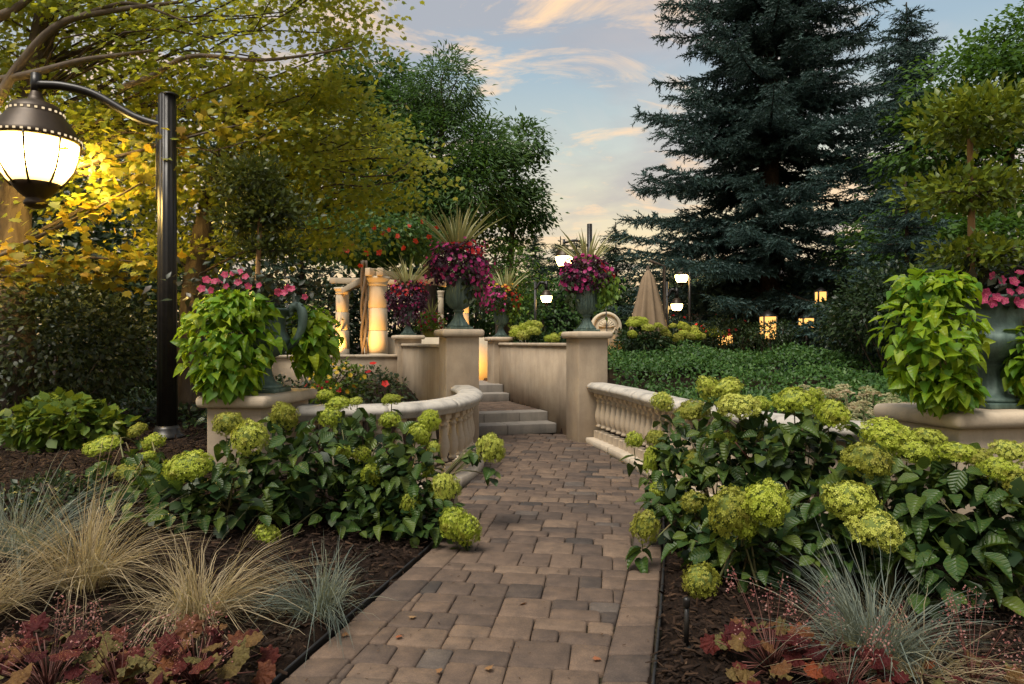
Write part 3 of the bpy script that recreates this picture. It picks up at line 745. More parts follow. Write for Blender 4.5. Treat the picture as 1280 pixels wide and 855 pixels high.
# ------------------------------------------------------------------ plants in the urns
def sph(n):
    d = rng.normal(size=(n, 3)); return unit(d)
def bouquet(label, c, r, nb, blooms, leafm, top=None, group='flower bouquets in the fluted urns', trail=None, squash=.85):
    """mounded petunia: leaves and blossoms over a ball, trailing over the rim"""
    c = np.asarray(c, float); root = c - np.array([0, 0, r * .5])
    o = thing('petunia_plant', label, 'flowers', root, group)
    d = sph(int(1300 * (r / .36) ** 2)); d = d[d[:, 2] > -.75]
    lump = 1 + .12 * np.sin(d[:, 0] * 7 + c[0] * 9) * np.cos(d[:, 1] * 6 + c[1] * 5) + .08 * np.sin(d[:, 2] * 11)
    P = c + d * (r * lump * rng.uniform(.55, 1.0, len(d)))[:, None] * np.array([1, 1, squash])
    part('foliage', scatter(T_SIMPLE, P, unit(d + sph(len(d)) * .8 + np.array([0, 0, -.5])), unit(d + sph(len(d)) * .6), rng.uniform(.05, .085, len(d)), rng.random(len(d)), 'foliage'), M[leafm], o, kind='stuff')
    for mat_, frac, reg in blooms:
        n = int(nb * frac)
        d = sph(n * 4); d = d[(d[:, 2] > -.7) & (d[:, 1] < .6)]
        if reg is not None: d = d[(d @ unit(np.array(reg[0]))) > reg[1]]
        d = d[:n]
        if not len(d): continue
        lump = 1 + .12 * np.sin(d[:, 0] * 7 + c[0] * 9) * np.cos(d[:, 1] * 6 + c[1] * 5) + .08 * np.sin(d[:, 2] * 11)
        P = c + d * (r * lump * rng.uniform(.85, 1.14, len(d)))[:, None] * np.array([1, 1, squash])
        nrm = unit(d + sph(len(d)) * .45 + np.array([0, -.25, .1]))
        ax_ = unit(np.cross(nrm, sph(len(d))))
        part('blossoms', scatter(T_BLOOM, P, ax_, nrm, rng.uniform(.020, .038, len(d)), rng.random(len(d)), 'blossoms'), M[mat_], o, kind='stuff')
    if trail:
        for mt, off, n, sp in trail:
            P = c + np.array(off) + rng.normal(size=(n, 3)) * np.array(sp)
            part('trailing_leaves', scatter(T_SIMPLE, P, unit(sph(n) * .7 + np.array([0, -.2, -.9])), unit(sph(n) * .6 + np.array([0, -1, .4])), rng.uniform(.06, .11, n), rng.random(n), 'trailing'), M[mt], o, kind='stuff')
    return o
def spike_plant(label, base, n, L, lean=.55, mat_='spike'):
    """upright narrow blades from one crown, each blade its own piece"""
    o = thing('spike_plant', label, 'plant', base, 'spiky plants in the fluted urns')
    for k in range(n):
        a = rng.uniform(0, 2 * np.pi); le = lean * rng.uniform(.05, 1.0) ** .7; ln = L * rng.uniform(.7, 1.05)
        h = np.array([math.cos(a), math.sin(a), 0]); ts = np.linspace(0, 1, 5)
        P = np.array(base)[None] + np.outer(ts * ln * (1 - .15 * le), [0, 0, 1]) + np.outer(ts * ln * le * (1 + .35 * ts), h) - np.outer(.28 * le * ln * ts ** 2.4, [0, 0, 1])
        wd = np.array([.010, .018, .016, .010, .001]) * rng.uniform(.8, 1.3)
        sd_ = unit(np.cross(h, [0, 0, 1]) + rng.normal(0, .5, 3))
        V = np.concatenate([P - sd_ * wd[:, None], P + sd_ * wd[:, None]])
        Qd = [[i_, i_ + 5, i_ + 6, i_ + 1] for i_ in range(4)]
        part('blade', np_mesh('blade', V, [np.array(Qd)], np.full(10, rng.random())), M[mat_], o)
    return o
u = URNS
bouquet('large dome of magenta petunias and red geraniums in the urn on the tall pillar', np.array(u[0]) + [0, -.02, .17], .40, 150, [('petunia', 1, None), ('redfl', .5, ((.5, -.3, 1), .80))], 'purple_leaf', trail=[('dark_bloom_leaf', (.25, -.1, -.25), 160, (.09, .09, .14)), ('petunia', (.3, -.15, -.2), 50, (.06, .06, .14))])
spike_plant('tallest fan of pale green spikes above the magenta and red bouquet', np.array(u[0]) + [-.02, .0, .28], 60, .84, .7)
bouquet('round mound of bright pink petunias with dark leaves on the tall pillar', np.array(u[1]) + [0, 0, .17], .36, 120, [('petunia', 1, None), ('redfl', .35, ((1, -.3, .5), .78))], 'purple_leaf', trail=[('green_trail', (.24, -.12, -.14), 260, (.10, .08, .13)), ('dark_bloom_leaf', (-.2, -.1, -.2), 80, (.08, .08, .12))])
spike_plant('fan of pale spikes above the bright pink petunias', np.array(u[1]) + [0, .0, .24], 46, .72, .7)
bouquet('dark red and magenta flower mound on the low pillar beside the lit column', np.array(u[2]) + [0, 0, .16], .40, 110, [('petunia', .7, None), ('redfl', .5, ((0, -.3, 1), .3))], 'purple_leaf', trail=[('purple_leaf', (0, -.1, -.3), 160, (.14, .1, .12))])
spike_plant('fan of yellowish spikes above the dark red flowers beside the lit column', np.array(u[2]) + [0, .0, .26], 46, .80, .75)
bouquet('mixed pink and orange flowers with yellow green foliage on the low pillar', np.array(u[3]) + [-.03, 0, .16], .40, 130, [('petunia', .8, ((-.6, -.3, 0), .1)), ('orangefl', .5, ((.8, -.2, .3), .4)), ('yellowfl', .3, ((.4, 0, 1), .6))], 'dark_bloom_leaf', trail=[('green_trail', (.2, -.1, -.1), 200, (.14, .1, .14))])
spike_plant('fan of yellow green spikes above the orange and pink flowers', np.array(u[3]) + [.1, .0, .22], 40, .72, .7)
bouquet('small bunch of pink flowers in the yellowish pot', POT_TOP + [0, 0, .15], .34, 80, [('petunia', .8, None), ('redfl', .4, None)], 'green_trail', group=None)
spike_plant('short yellow spikes above the small bunch of pink flowers in the pot', POT_TOP + [.05, 0, .25], 18, .55)

def vine(label, root, lobes, n, size, mats=POT, group='sweet potato vines in the large urns'):
    """a cascade of pointed leaves, each leaf its own piece, tips hanging"""
    root = np.asarray(root, float); o = thing('sweet_potato_vine', label, 'vine', root, group)
    tot = sum(l[2] for l in lobes)
    for c, rad, wgt in lobes:
        c, rad = np.array(c), np.array(rad); k = 0; m = int(n * wgt / tot)
        # supporting stems from the urn rim through the cascade
        for q in range(5):
            e = c + unit(rng.normal(size=3)) * rad * .75
            s_ = MB().tube(spline([root, (root + c) / 2 + [0, 0, .12], c + [0, 0, rad[2] * .5], e - [0, 0, rad[2] * .3]], 9), .006, 5)
            part('stem', s_.mesh('stem', True), M['stem'], o)
        while k < m:
            d = sph(1)[0]
            if d[1] > .45 or rng.random() < .25 * (d[1] > 0): continue
            lump = 1 + .10 * math.sin(d[0] * 8 + c[0] * 3) * math.cos(d[2] * 7)
            P = c + d * rad * lump * rng.uniform(.72, 1.03)
            nrm = unit(d / rad * rad.mean() * .6 + np.array([0, -.25, .75]) + rng.normal(0, .36, 3))
            ax_ = unit(np.array([d[0] * .95, d[1] * .6, -.50]) + rng.normal(0, .42, 3))
            s_ = size * rng.uniform(.42, 1.15)
            piece('leaf', mats[rng.integers(4)], o, P, ax_, nrm, s_, root); k += 1
        # the hidden inside of the cascade
        d = sph(330); P = c + d * rad * rng.uniform(.3, 1.0, (330, 1))
        part('inner_leaves', scatter(T_HEART, P, unit(d * .8 + sph(330) * .45 + [0, 0, -.55]), unit(d * .6 + sph(330) * .4 + [0, -.25, .7]), rng.uniform(.45, 1, 330) * size, rng.random(330), 'inner'), M['vine_inner'], o, kind='stuff')
    return o
_h = [(0, 0), (.20, -.10), (.40, .02), (.44, .22), (.30, .52), (.12, .82), (0, 1)]
_hh = _h + [(-x_, y_) for x_, y_ in _h[-2:0:-1]]
T_HEART = (np.array([[x_, y_, abs(x_) * .35 - .30 * y_ * y_] for x_, y_ in _hh] + [[0, .30, -.02]], float), [np.array([[i_, (i_ + 1) % len(_hh), len(_hh)] for i_ in range(len(_hh))])])
M['vine_inner'] = leaf_mat('sweet_potato_inner', (.05, .145, .010), (.12, .25, .013), (.26, .35, .02), 'attr', .35)
ulc, urc = np.array(UL) + [0, 0, .70], np.array(UR) + [0, 0, .70]
L1, L2 = at(315, 402, 5.72), at(396, 430, 6.05)
vine('lime sweet potato vine spilling down both sides of the handled urn', ulc, [(at(287, 425, 5.6), (.38, .36, .40), 1.0), (at(296, 385, 5.65), (.30, .28, .14), .3), (at(285, 472, 5.55), (.24, .22, .20), .25), (at(392, 428, 6.15), (.20, .24, .34), .42)], 300, .112)
vine('lime sweet potato vine covering the side of the urn on the broad pedestal', urc, [(at(1160, 425, 4.25), (.30, .32, .36), 1.0), (at(1165, 362, 4.3), (.26, .24, .12), .3), (at(1185, 485, 4.15), (.20, .16, .13), .25), (at(1290, 450, 4.3), (.14, .2, .30), .25)], 300, .094)

def dipladenia(label, base, pts, lo, n):
    """dark glossy leaves with pink trumpet flowers, each flower its own piece"""
    base = np.asarray(base, float); o = thing('dipladenia_plant', label, 'flowers', base, 'pink flowers in the large urns')
    P = base + rng.normal(size=(n, 3)) * np.array(lo)
    part('foliage', scatter(T_SIMPLE, P, unit(sph(n) + [0, 0, .3]), unit(sph(n) * .6 + [0, -.3, 1]), rng.uniform(.07, .11, n), rng.random(n), 'foliage'), M['dipl_leaf'], o, kind='stuff')
    bm = scatter(T_LOBED, np.array([[0, 0, 0], [0, 0, .005]]), np.array([[0, 1, 0], [.6, .8, 0]]), np.array([[0, 0, 1], [0, .1, 1]]), np.array([1, .8]), np.array([.4, .9]), 'flower'); bm.materials.append(M['pinkfl'])
    for p in pts: piece('flower', bm, o, p, unit(sph(1)[0] * [1, .2, 1]), unit(np.array([rng.normal(0, .35), -1, .45])), float(rng.uniform(.026, .037)), base)
    return o
M['dipl_leaf'] = leaf_mat('dipladenia_leaf', (.010, .018, .010), (.022, .036, .016), (.06, .045, .03), trans=.15, rough=.35)
dipladenia('pink trumpet flowers with dark leaves crowning the handled urn', ulc + [-.10, -.05, .20],
           [at(x, y, 5.5) for x, y in ((252, 361), (264, 363), (281, 344), (291, 342), (298, 353), (307, 346), (310, 358), (324, 357), (283, 358), (268, 352), (348, 365), (355, 366), (360, 360), (365, 361), (381, 371), (258, 350), (300, 340), (276, 350))], (.26, .16, .07), 520)
dipladenia('pink and magenta flowers with dark leaves on the urn of the broad pedestal', urc + [.12, -.02, .10],
           [at(x, y, 4.25) for x, y in ((1240, 345), (1252, 350), (1267, 352), (1276, 363), (1275, 341), (1262, 365), (1246, 372), (1232, 366), (1255, 376), (1270, 376), (1228, 374), (1240, 378), (1278, 380))], (.22, .14, .08), 420)

def topiary(label, base, balls, stem_top, leaf=.055, n=1500, mat_='privet'):
    base = np.asarray(base, float); o = thing('topiary_tree', label, 'topiary', base, 'topiaries in the large urns')
    p = spline([base, base + (np.array(stem_top) - base) * .5 + [.01, 0, 0], stem_top], 12)
    part('trunk', MB().tube(p, np.linspace(.026, .016, 12), 8).mesh('trunk', True), M['wood_pole'], o)
    for c, rad in balls:
        c = np.array(c); rad = np.array(rad)
        m = int(n * rad[0] * rad[2] / .12)
        d = sph(m); lump = 1 + .28 * np.sin(d[:, 0] * 5 + c[2] * 9) * np.cos(d[:, 1] * 4 + c[0] * 3) + .16 * np.sin(d[:, 2] * 6 + d[:, 0] * 9)
        sg = rng.integers(0, 40, m); sj = rng.normal(0, .08, (40, 3)) * [1, 1, .25]
        P = c + d * rad * (lump * rng.uniform(.2, 1.1, m) ** .6)[:, None] + rng.normal(0, .02, (m, 3)) + sj[sg] * (np.linalg.norm(d * [1, 1, .6], axis=1) > .7)[:, None]
        part('crown', scatter(T_SIMPLE, P, unit(d + sph(m) * .8 + [0, 0, .35]), unit(sph(m) * .7 + d * .3 + [0, 0, .6]), rng.uniform(.7, 1.2, m) * leaf, np.clip(.4 + .35 * d[:, 2] * 0 + rng.normal(0, .22, m), 0, 1), 'crown'), M[mat_], o, kind='stuff')
        mb = MB()
        for q in range(14):
            e = c + sph(1)[0] * rad * .8; mb.tube(spline([c - [0, 0, rad[2] * .5], (c + e) / 2, e], 5), np.linspace(.008, .003, 5), 4)
        part('twig', mb.mesh('twig'), M['bark'], o)
    return o
topiary('topiary of stacked leafy balls on a pale stem above the broad pedestal', urc + [-.1, .04, 0],
        [(at(1216, 148, 4.45), (.34, .34, .16)), (at(1211, 238, 4.45), (.32, .32, .11)), (at(1222, 318, 4.5), (.28, .28, .08))], at(1212, 160, 4.45), .058, 4600)
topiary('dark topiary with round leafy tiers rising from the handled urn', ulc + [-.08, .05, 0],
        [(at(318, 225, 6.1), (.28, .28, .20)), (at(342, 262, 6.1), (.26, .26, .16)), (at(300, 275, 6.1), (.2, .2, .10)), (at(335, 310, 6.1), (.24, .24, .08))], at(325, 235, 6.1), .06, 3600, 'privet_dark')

# ------------------------------------------------------------------ hydrangeas
def floret_head(seed, n=620):
    r2 = np.random.default_rng(seed)
    d = unit(r2.normal(size=(n * 2, 3))); d = d[d[:, 2] > -.62][:n]
    lump = 1 + .10 * np.sin(d[:, 0] * 5 + seed) * np.cos(d[:, 1] * 4.3 + seed * 2) + .08 * np.sin(d[:, 2] * 8 + seed + d[:, 0] * 4)
    P = d * (lump * r2.uniform(.80, 1.04, len(d)))[:, None] * np.array([1 + .10 * math.sin(seed * 3), 1 - .10 * math.sin(seed * 3), .74 + .14 * math.sin(seed * 5)])
    nr = unit(d + r2.normal(0, .42, d.shape)); a = unit(np.cross(nr, r2.normal(size=d.shape)))
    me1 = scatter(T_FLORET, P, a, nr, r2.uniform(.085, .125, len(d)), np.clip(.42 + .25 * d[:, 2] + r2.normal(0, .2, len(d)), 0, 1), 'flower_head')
    # inner florets close the gaps
    me1.materials.append(M['floret']); return me1
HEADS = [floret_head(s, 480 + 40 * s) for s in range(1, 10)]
core = MB().lathe([(.02, -.45), (.45, -.40), (.72, -.1), (.74, .2), (.55, .5), (.05, .62)], 14)
core_me = core.mesh('flower_core', True); core_me.materials.append(plain('hydrangea_core', (.13, .17, .03), .9, c2=(.09, .12, .02)))
def hydrangea(label, base, heads, ell, nleaf, leaf=.125, inner=260, grp='hydrangeas along the path', col_y=False):
    """ell: list of (centre, radii) masses of leaves"""
    base = np.asarray(base, float); o = thing('hydrangea_bush', label, 'hydrangea', base, grp)
    for (px, py, wd, ht, d) in heads:
        P = at(px, py, d); wd = wd * rng.uniform(.84, .98); ht = ht * rng.uniform(.86, 1.0); s = wd / F * d / 2; sz = max(ht / F * d / 2 / .74, s * .55)
        tilt = unit(np.array([rng.normal(0, .22) + (P[0] - base[0]) * .25, -.28 + rng.normal(0, .15), 1.0]))
        a = unit(np.cross(tilt, rng.normal(size=3)))
        h = piece('flower_head', HEADS[rng.integers(9)], o, P, a, tilt, (s * 1.02, s * 1.02, sz), base)
        c = bpy.data.objects.new('flower_core', core_me); col.objects.link(c); c.parent = h; c.scale = (.9, .9, .9)
        foot = base + np.array([rng.normal(0, .1), rng.normal(0, .1), 0])
        mid = (foot + P) / 2 + np.array([rng.normal(0, .05), rng.normal(0, .05), .12])
        under = P - tilt * sz * .6
        part('stem', MB().tube(spline([foot, mid, under - [0, 0, .08], under], 10), np.linspace(.008, .004, 10), 5).mesh('stem', True), M['stem'], o)
        for q in range(4):                         # a collar of leaves under each head
            if nleaf <= 0: break
            ang = rng.uniform(0, 2 * np.pi); out_ = np.array([math.cos(ang), math.sin(ang) , -.25])
            piece('leaf', HYD[rng.integers(4)], o, under - np.array([0, 0, rng.uniform(.02, .14)]), unit(out_), unit(np.array([0, 0, 1]) + out_ * .2 + rng.normal(0, .2, 3)), float(leaf * rng.uniform(.7, 1.1)), base)
            nleaf -= 1
    tot = sum(np.prod(np.array(r_)) ** (2 / 3) for _, r_ in ell)
    inn = []
    for c, rad in ell:
        c, rad = np.array(c), np.array(rad); m = int(nleaf * np.prod(rad) ** (2 / 3) / tot); k = 0
        while k < m:
            d = sph(1)[0]
            if d[1] > .5 or d[2] < -.7: continue
            P = c + d * rad * rng.uniform(.70, 1.08)
            if P[2] < gz(P[0], P[1]) + .04 or rng.random() < .18 and k > 0:
                k += 1 if P[2] > .2 else 0; continue
            ax_ = unit(np.array([d[0], d[1] - .1, -.18]) + rng.normal(0, .5, 3))
            nr = unit(np.array([0, -.12, 1.0]) + d * .28 + rng.normal(0, .36, 3))
            piece('leaf', HYD[rng.integers(4)], o, P, ax_, nr, float(leaf * rng.uniform(.5, 1.05)), base); k += 1
        mi = int(inner * np.prod(rad) ** (2 / 3) / tot)
        d = sph(mi); inn.append(np.c_[c + d * rad * rng.uniform(.2, .82, (mi, 1)), d])
    if inner:
        inn = np.concatenate(inn); inn = inn[inn[:, 2] > gz(inn[:, 0], inn[:, 1]) + .03]; n = len(inn)
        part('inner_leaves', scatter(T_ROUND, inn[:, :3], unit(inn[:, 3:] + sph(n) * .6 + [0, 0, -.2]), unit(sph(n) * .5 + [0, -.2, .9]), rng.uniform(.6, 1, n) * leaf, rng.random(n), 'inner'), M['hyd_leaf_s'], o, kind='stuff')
    mb = MB()
    for q in range(16):
        e = ell[rng.integers(len(ell))]; e = np.array(e[0]) + sph(1)[0] * np.array(e[1]) * .7
        mb.tube(spline([base + [rng.normal(0, .07), rng.normal(0, .07), 0], (base + e) / 2 + [0, 0, .05], e], 6), np.linspace(.007, .003, 6), 4)
    part('woody_stems', mb.mesh('woody'), M['stem_red'] if rng.random() < .5 else M['stem'], o, kind='stuff')
    return o
def gb(x, y): return np.array([x, y, float(gz(x, y))])
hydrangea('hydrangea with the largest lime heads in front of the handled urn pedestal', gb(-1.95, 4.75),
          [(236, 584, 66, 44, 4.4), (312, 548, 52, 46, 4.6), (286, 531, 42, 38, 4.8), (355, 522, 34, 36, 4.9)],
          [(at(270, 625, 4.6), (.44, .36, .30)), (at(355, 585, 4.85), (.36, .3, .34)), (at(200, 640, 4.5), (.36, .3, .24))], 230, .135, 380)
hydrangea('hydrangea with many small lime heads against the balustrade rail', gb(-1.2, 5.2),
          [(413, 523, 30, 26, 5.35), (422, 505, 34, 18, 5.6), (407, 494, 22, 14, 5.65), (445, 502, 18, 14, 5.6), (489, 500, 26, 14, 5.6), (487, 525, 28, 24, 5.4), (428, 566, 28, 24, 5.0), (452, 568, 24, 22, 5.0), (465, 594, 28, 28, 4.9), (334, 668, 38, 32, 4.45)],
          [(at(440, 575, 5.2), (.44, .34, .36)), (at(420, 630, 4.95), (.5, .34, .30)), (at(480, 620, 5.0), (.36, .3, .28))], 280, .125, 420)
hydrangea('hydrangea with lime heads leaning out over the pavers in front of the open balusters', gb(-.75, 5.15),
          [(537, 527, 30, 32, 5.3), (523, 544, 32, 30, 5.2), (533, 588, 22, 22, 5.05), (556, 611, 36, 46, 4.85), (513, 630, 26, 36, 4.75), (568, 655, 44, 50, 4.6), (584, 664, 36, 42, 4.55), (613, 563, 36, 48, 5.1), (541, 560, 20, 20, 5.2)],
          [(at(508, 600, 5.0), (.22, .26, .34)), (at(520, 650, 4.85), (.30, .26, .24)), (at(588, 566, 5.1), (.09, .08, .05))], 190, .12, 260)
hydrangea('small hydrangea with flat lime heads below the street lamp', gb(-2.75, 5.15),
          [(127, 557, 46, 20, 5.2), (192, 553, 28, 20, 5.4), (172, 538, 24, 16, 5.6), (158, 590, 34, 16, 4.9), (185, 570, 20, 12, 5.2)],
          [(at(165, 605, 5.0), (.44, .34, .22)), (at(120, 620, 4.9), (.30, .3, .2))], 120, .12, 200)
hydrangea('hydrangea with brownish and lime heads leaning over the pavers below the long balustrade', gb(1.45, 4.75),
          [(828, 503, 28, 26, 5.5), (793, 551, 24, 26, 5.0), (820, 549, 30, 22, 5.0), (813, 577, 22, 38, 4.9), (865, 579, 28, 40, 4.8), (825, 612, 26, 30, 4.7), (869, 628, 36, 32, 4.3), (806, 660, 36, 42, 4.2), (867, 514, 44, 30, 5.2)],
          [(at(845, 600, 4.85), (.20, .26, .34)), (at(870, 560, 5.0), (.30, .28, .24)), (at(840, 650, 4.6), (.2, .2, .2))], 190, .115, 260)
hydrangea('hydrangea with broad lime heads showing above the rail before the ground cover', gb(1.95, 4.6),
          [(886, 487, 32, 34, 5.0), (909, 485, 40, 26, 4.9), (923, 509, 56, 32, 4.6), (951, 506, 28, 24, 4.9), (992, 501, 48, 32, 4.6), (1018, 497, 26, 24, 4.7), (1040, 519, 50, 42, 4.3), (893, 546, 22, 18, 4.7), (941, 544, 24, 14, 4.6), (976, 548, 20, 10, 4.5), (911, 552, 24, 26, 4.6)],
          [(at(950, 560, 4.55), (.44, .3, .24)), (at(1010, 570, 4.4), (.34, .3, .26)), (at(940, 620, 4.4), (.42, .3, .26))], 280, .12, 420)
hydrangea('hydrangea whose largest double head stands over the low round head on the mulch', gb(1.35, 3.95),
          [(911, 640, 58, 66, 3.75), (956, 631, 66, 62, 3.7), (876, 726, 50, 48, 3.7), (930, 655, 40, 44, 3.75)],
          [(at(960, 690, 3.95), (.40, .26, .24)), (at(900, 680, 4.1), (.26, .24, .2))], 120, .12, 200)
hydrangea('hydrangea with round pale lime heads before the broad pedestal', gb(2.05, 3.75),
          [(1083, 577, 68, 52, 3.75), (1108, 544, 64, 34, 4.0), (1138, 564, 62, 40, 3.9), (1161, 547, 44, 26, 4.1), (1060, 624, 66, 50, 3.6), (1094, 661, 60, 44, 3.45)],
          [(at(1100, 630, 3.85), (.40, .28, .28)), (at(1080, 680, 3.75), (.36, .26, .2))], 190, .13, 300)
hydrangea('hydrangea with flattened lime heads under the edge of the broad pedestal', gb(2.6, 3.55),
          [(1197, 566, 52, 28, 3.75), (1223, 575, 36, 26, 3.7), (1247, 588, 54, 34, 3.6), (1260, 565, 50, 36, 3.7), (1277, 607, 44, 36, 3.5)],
          [(at(1200, 640, 3.7), (.36, .28, .28)), (at(1260, 660, 3.55), (.28, .26, .3)), (at(1190, 710, 3.5), (.3, .22, .2))], 230, .14, 300)
# ------------------------------------------------------------------ ornamental grasses, coral bells, sedum
def grass(label, base, n, L, spread, mat_, wd=.0042, stalks=0, up=.5):
    base = np.asarray(base, float); o = thing('grass_tuft', label, 'grass', base, 'ornamental grass tufts')
    az = rng.uniform(0, 2 * np.pi, n); az = az + .35 * np.sin(3 * az + base[0] * 7); ln = L * rng.uniform(.35, 1.15, n); le = spread * rng.uniform(.05, 1, n) ** up
    ts = np.linspace(0, 1, 7)
    h = np.stack([np.cos(az), np.sin(az), np.zeros(n)], -1)
    b0 = base + h * rng.uniform(0, .10, (n, 1))
    rise = ln[:, None] * np.sin(np.pi / 2 * (1 - le * .62))[:, None] * (ts - .55 * le[:, None] * ts ** 2.4)
    outw = ln[:, None] * (le[:, None] * .85) * (ts * .6 + .5 * ts ** 2)
    P = b0[:, None, :] + h[:, None, :] * outw[..., None] + np.array([0, 0, 1]) * rise[..., None]
    P += np.cumsum(rng.normal(0, .009, (n, 7, 3)), 1) * np.array([1, 1, .3])
    kn = rng.random(n) < .28; ks = rng.uniform(.25, .7, n); amt = rng.uniform(.5, 1.3, n) * kn
    P[..., 2] -= (np.maximum(ts[None] - ks[:, None], 0) * (ln * amt)[:, None])
    P += np.array([rng.normal(0, .5), rng.normal(0, .3), 0])[None, None] * (.16 * L * ts ** 2)[None, :, None]
    P[..., 2] = np.maximum(P[..., 2], gz(P[..., 0], P[..., 1]) + .008 + .02 * rng.random((n, 1)))
    sd_ = unit(np.stack([-np.sin(az), np.cos(az), np.zeros(n)], -1) + rng.normal(0, .4, (n, 3)))
    ww = (wd * rng.uniform(.6, 1.2, n))[:, None] * np.array([.8, 1, 1, .9, .7, .45, .1])
    V = np.stack([P - sd_[:, None] * ww[..., None] / 2, P + sd_[:, None] * ww[..., None] / 2], 2).reshape(n * 14, 3)
    q = np.array([[2 * i_, 2 * i_ + 1, 2 * i_ + 3, 2 * i_ + 2] for i_ in range(6)])
    Qd = (q[None] + (np.arange(n) * 14)[:, None, None]).reshape(-1, 4)
    part('blades', np_mesh('blades', V, [Qd], np.repeat(np.clip(rng.normal(.5, .25, n), 0, 1), 14)), M[mat_], o, kind='stuff')
    return o
for lab, (px, py, z), n, L, sp, mt, up in (
    ('tan grass tuft in front of the hydrangea with the largest heads', (250, 762, .10), 640, .62, 1.05, 'tanblade', .45),
    ('tall tan and grey grass tuft with upright seed stalks by the dark low shrub', (105, 738, .13), 640, .70, 1.0, 'tanblade', .6),
    ('blue green grass tuft behind the tall tan tuft', (30, 715, .16), 480, .6, 1.0, 'blueblade', .6),
    ('small blue grass tuft beside the path edging under the hydrangea', (398, 772, .02), 420, .50, .95, 'blueblade', .5),
    ('blue green grass tuft trailing tan blades over the mulch by the hydrangeas', (1090, 838, .02), 760, .62, .9, 'blueblade', .55)):
    p = on_z(px, py, z); p[2] = float(gz(p[0], p[1]))
    grass(lab, p, n, L, sp, mt, up=up)
p = on_z(1150, 850, .02); p[2] = float(gz(p[0], p[1]))
grass('loose tan grass tuft fallen among the coral bells', p, 230, .52, 1.15, 'tanblade', up=.25)
p = on_z(-40, 780, .13); p[2] = float(gz(p[0], p[1]))
grass('tan grass tuft beside the red leaved coral bells', p, 420, .6, .95, 'tanblade', up=.5)
def stalk(o, base, tip, r, head=None, mat_='tanblade'):
    part('seed_stalk', MB().tube(spline([base, (np.array(base) * .5 + np.array(tip) * .5) + [rng.normal(0, .01), 0, .03], tip], 8), np.linspace(.0022, .0012, 8), 4).mesh('seed_stalk'), M[mat_], o)
gt = [q for q in bpy.data.objects if q.name.startswith('grass_tuft') and 'seed stalks' in q.get('label', '')][0]
for x, y in ((142, 545), (150, 560), (128, 552), (178, 575), (112, 590), (60, 605), (166, 600)):
    stalk(gt, np.array(gt.location) + [rng.normal(0, .03), 0, .1], at(x, y, gt.location[1] + rng.uniform(-.1, .15)), .002)

def heuchera(label, base, n, rad, leaf, stalks):
    base = np.asarray(base, float); o = thing('coral_bells', label, 'coral bells', base, 'coral bells plants')
    for k in range(n):
        a = rng.uniform(0, 2 * np.pi); r_ = rad * math.sqrt(rng.uniform(.02, 1)); hh = (1 - (r_ / rad) ** 2) * rad * .55 + .05
        P = base + np.array([math.cos(a) * r_, math.sin(a) * r_, hh + rng.normal(0, .02)])
        P[2] = max(P[2], float(gz(P[0], P[1])) + .04)
        out_ = np.array([math.cos(a), math.sin(a) - .25, -.1])
        piece('leaf', HEU[rng.integers(3)], o, P, unit(out_ + rng.normal(0, .3, 3)), unit(np.array([0, -.45, 1]) + out_ * .3 + rng.normal(0, .25, 3)), float(leaf * rng.uniform(.65, 1.15)), base)
        part('leaf_stem', MB().tube([base + [0, 0, .0], (base + P) / 2 + [0, 0, .02], P], .0025, 4).mesh('leaf_stem'), M['stem_red'], o)
    for k in range(stalks):
        a = rng.uniform(0, 2 * np.pi); t_ = base + np.array([math.cos(a) * rad * rng.uniform(.2, 1.2), math.sin(a) * rad * .8, rng.uniform(.24, .42)])
        pp = spline([base + [0, 0, .05], (base + t_) / 2 + [0, 0, .03], t_], 9)
        s_ = part('flower_stalk', MB().tube(pp, np.linspace(.0022, .0010, 9), 4).mesh('flower_stalk'), M['stem_red'], o)
        m = 26; B = t_ + np.array([rng.normal(0, .016, m), rng.normal(0, .016, m), rng.uniform(-.10, .01, m)]).T
        s2 = part('bells', scatter(T_FLORET, B, sph(m), sph(m), rng.uniform(.003, .005, m), rng.random(m), 'bells'), M['coral'], s_, local=True, kind='stuff')
    return o
for lab, (px, py, z), n, rad, lf, st in (
    ('coral bells with maroon and olive leaves below the tan grass', (245, 850, .05), 46, .26, .095, 12),
    ('coral bells with dark red leaves at the foot of the tall tan grass', (60, 850, .10), 44, .28, .10, 10),
    ('coral bells with small maroon leaves spreading toward the path edging', (150, 868, .06), 34, .22, .09, 8),
    ('coral bells with pale olive leaves by the small black path light', (965, 842, .02), 50, .23, .085, 12),
    ('coral bells with pink bells among the fallen tan blades', (1060, 872, .02), 36, .22, .085, 10)):
    p = on_z(px, py, z); p[2] = float(gz(p[0], p[1]))
    heuchera(lab, p, n, rad, lf, st)
p = on_z(1215, 868, .02); p[2] = float(gz(p[0], p[1]))
heuchera('sparse coral bells with pale pink bells beside the large leaved hydrangea', p, 14, .2, .07, 14)

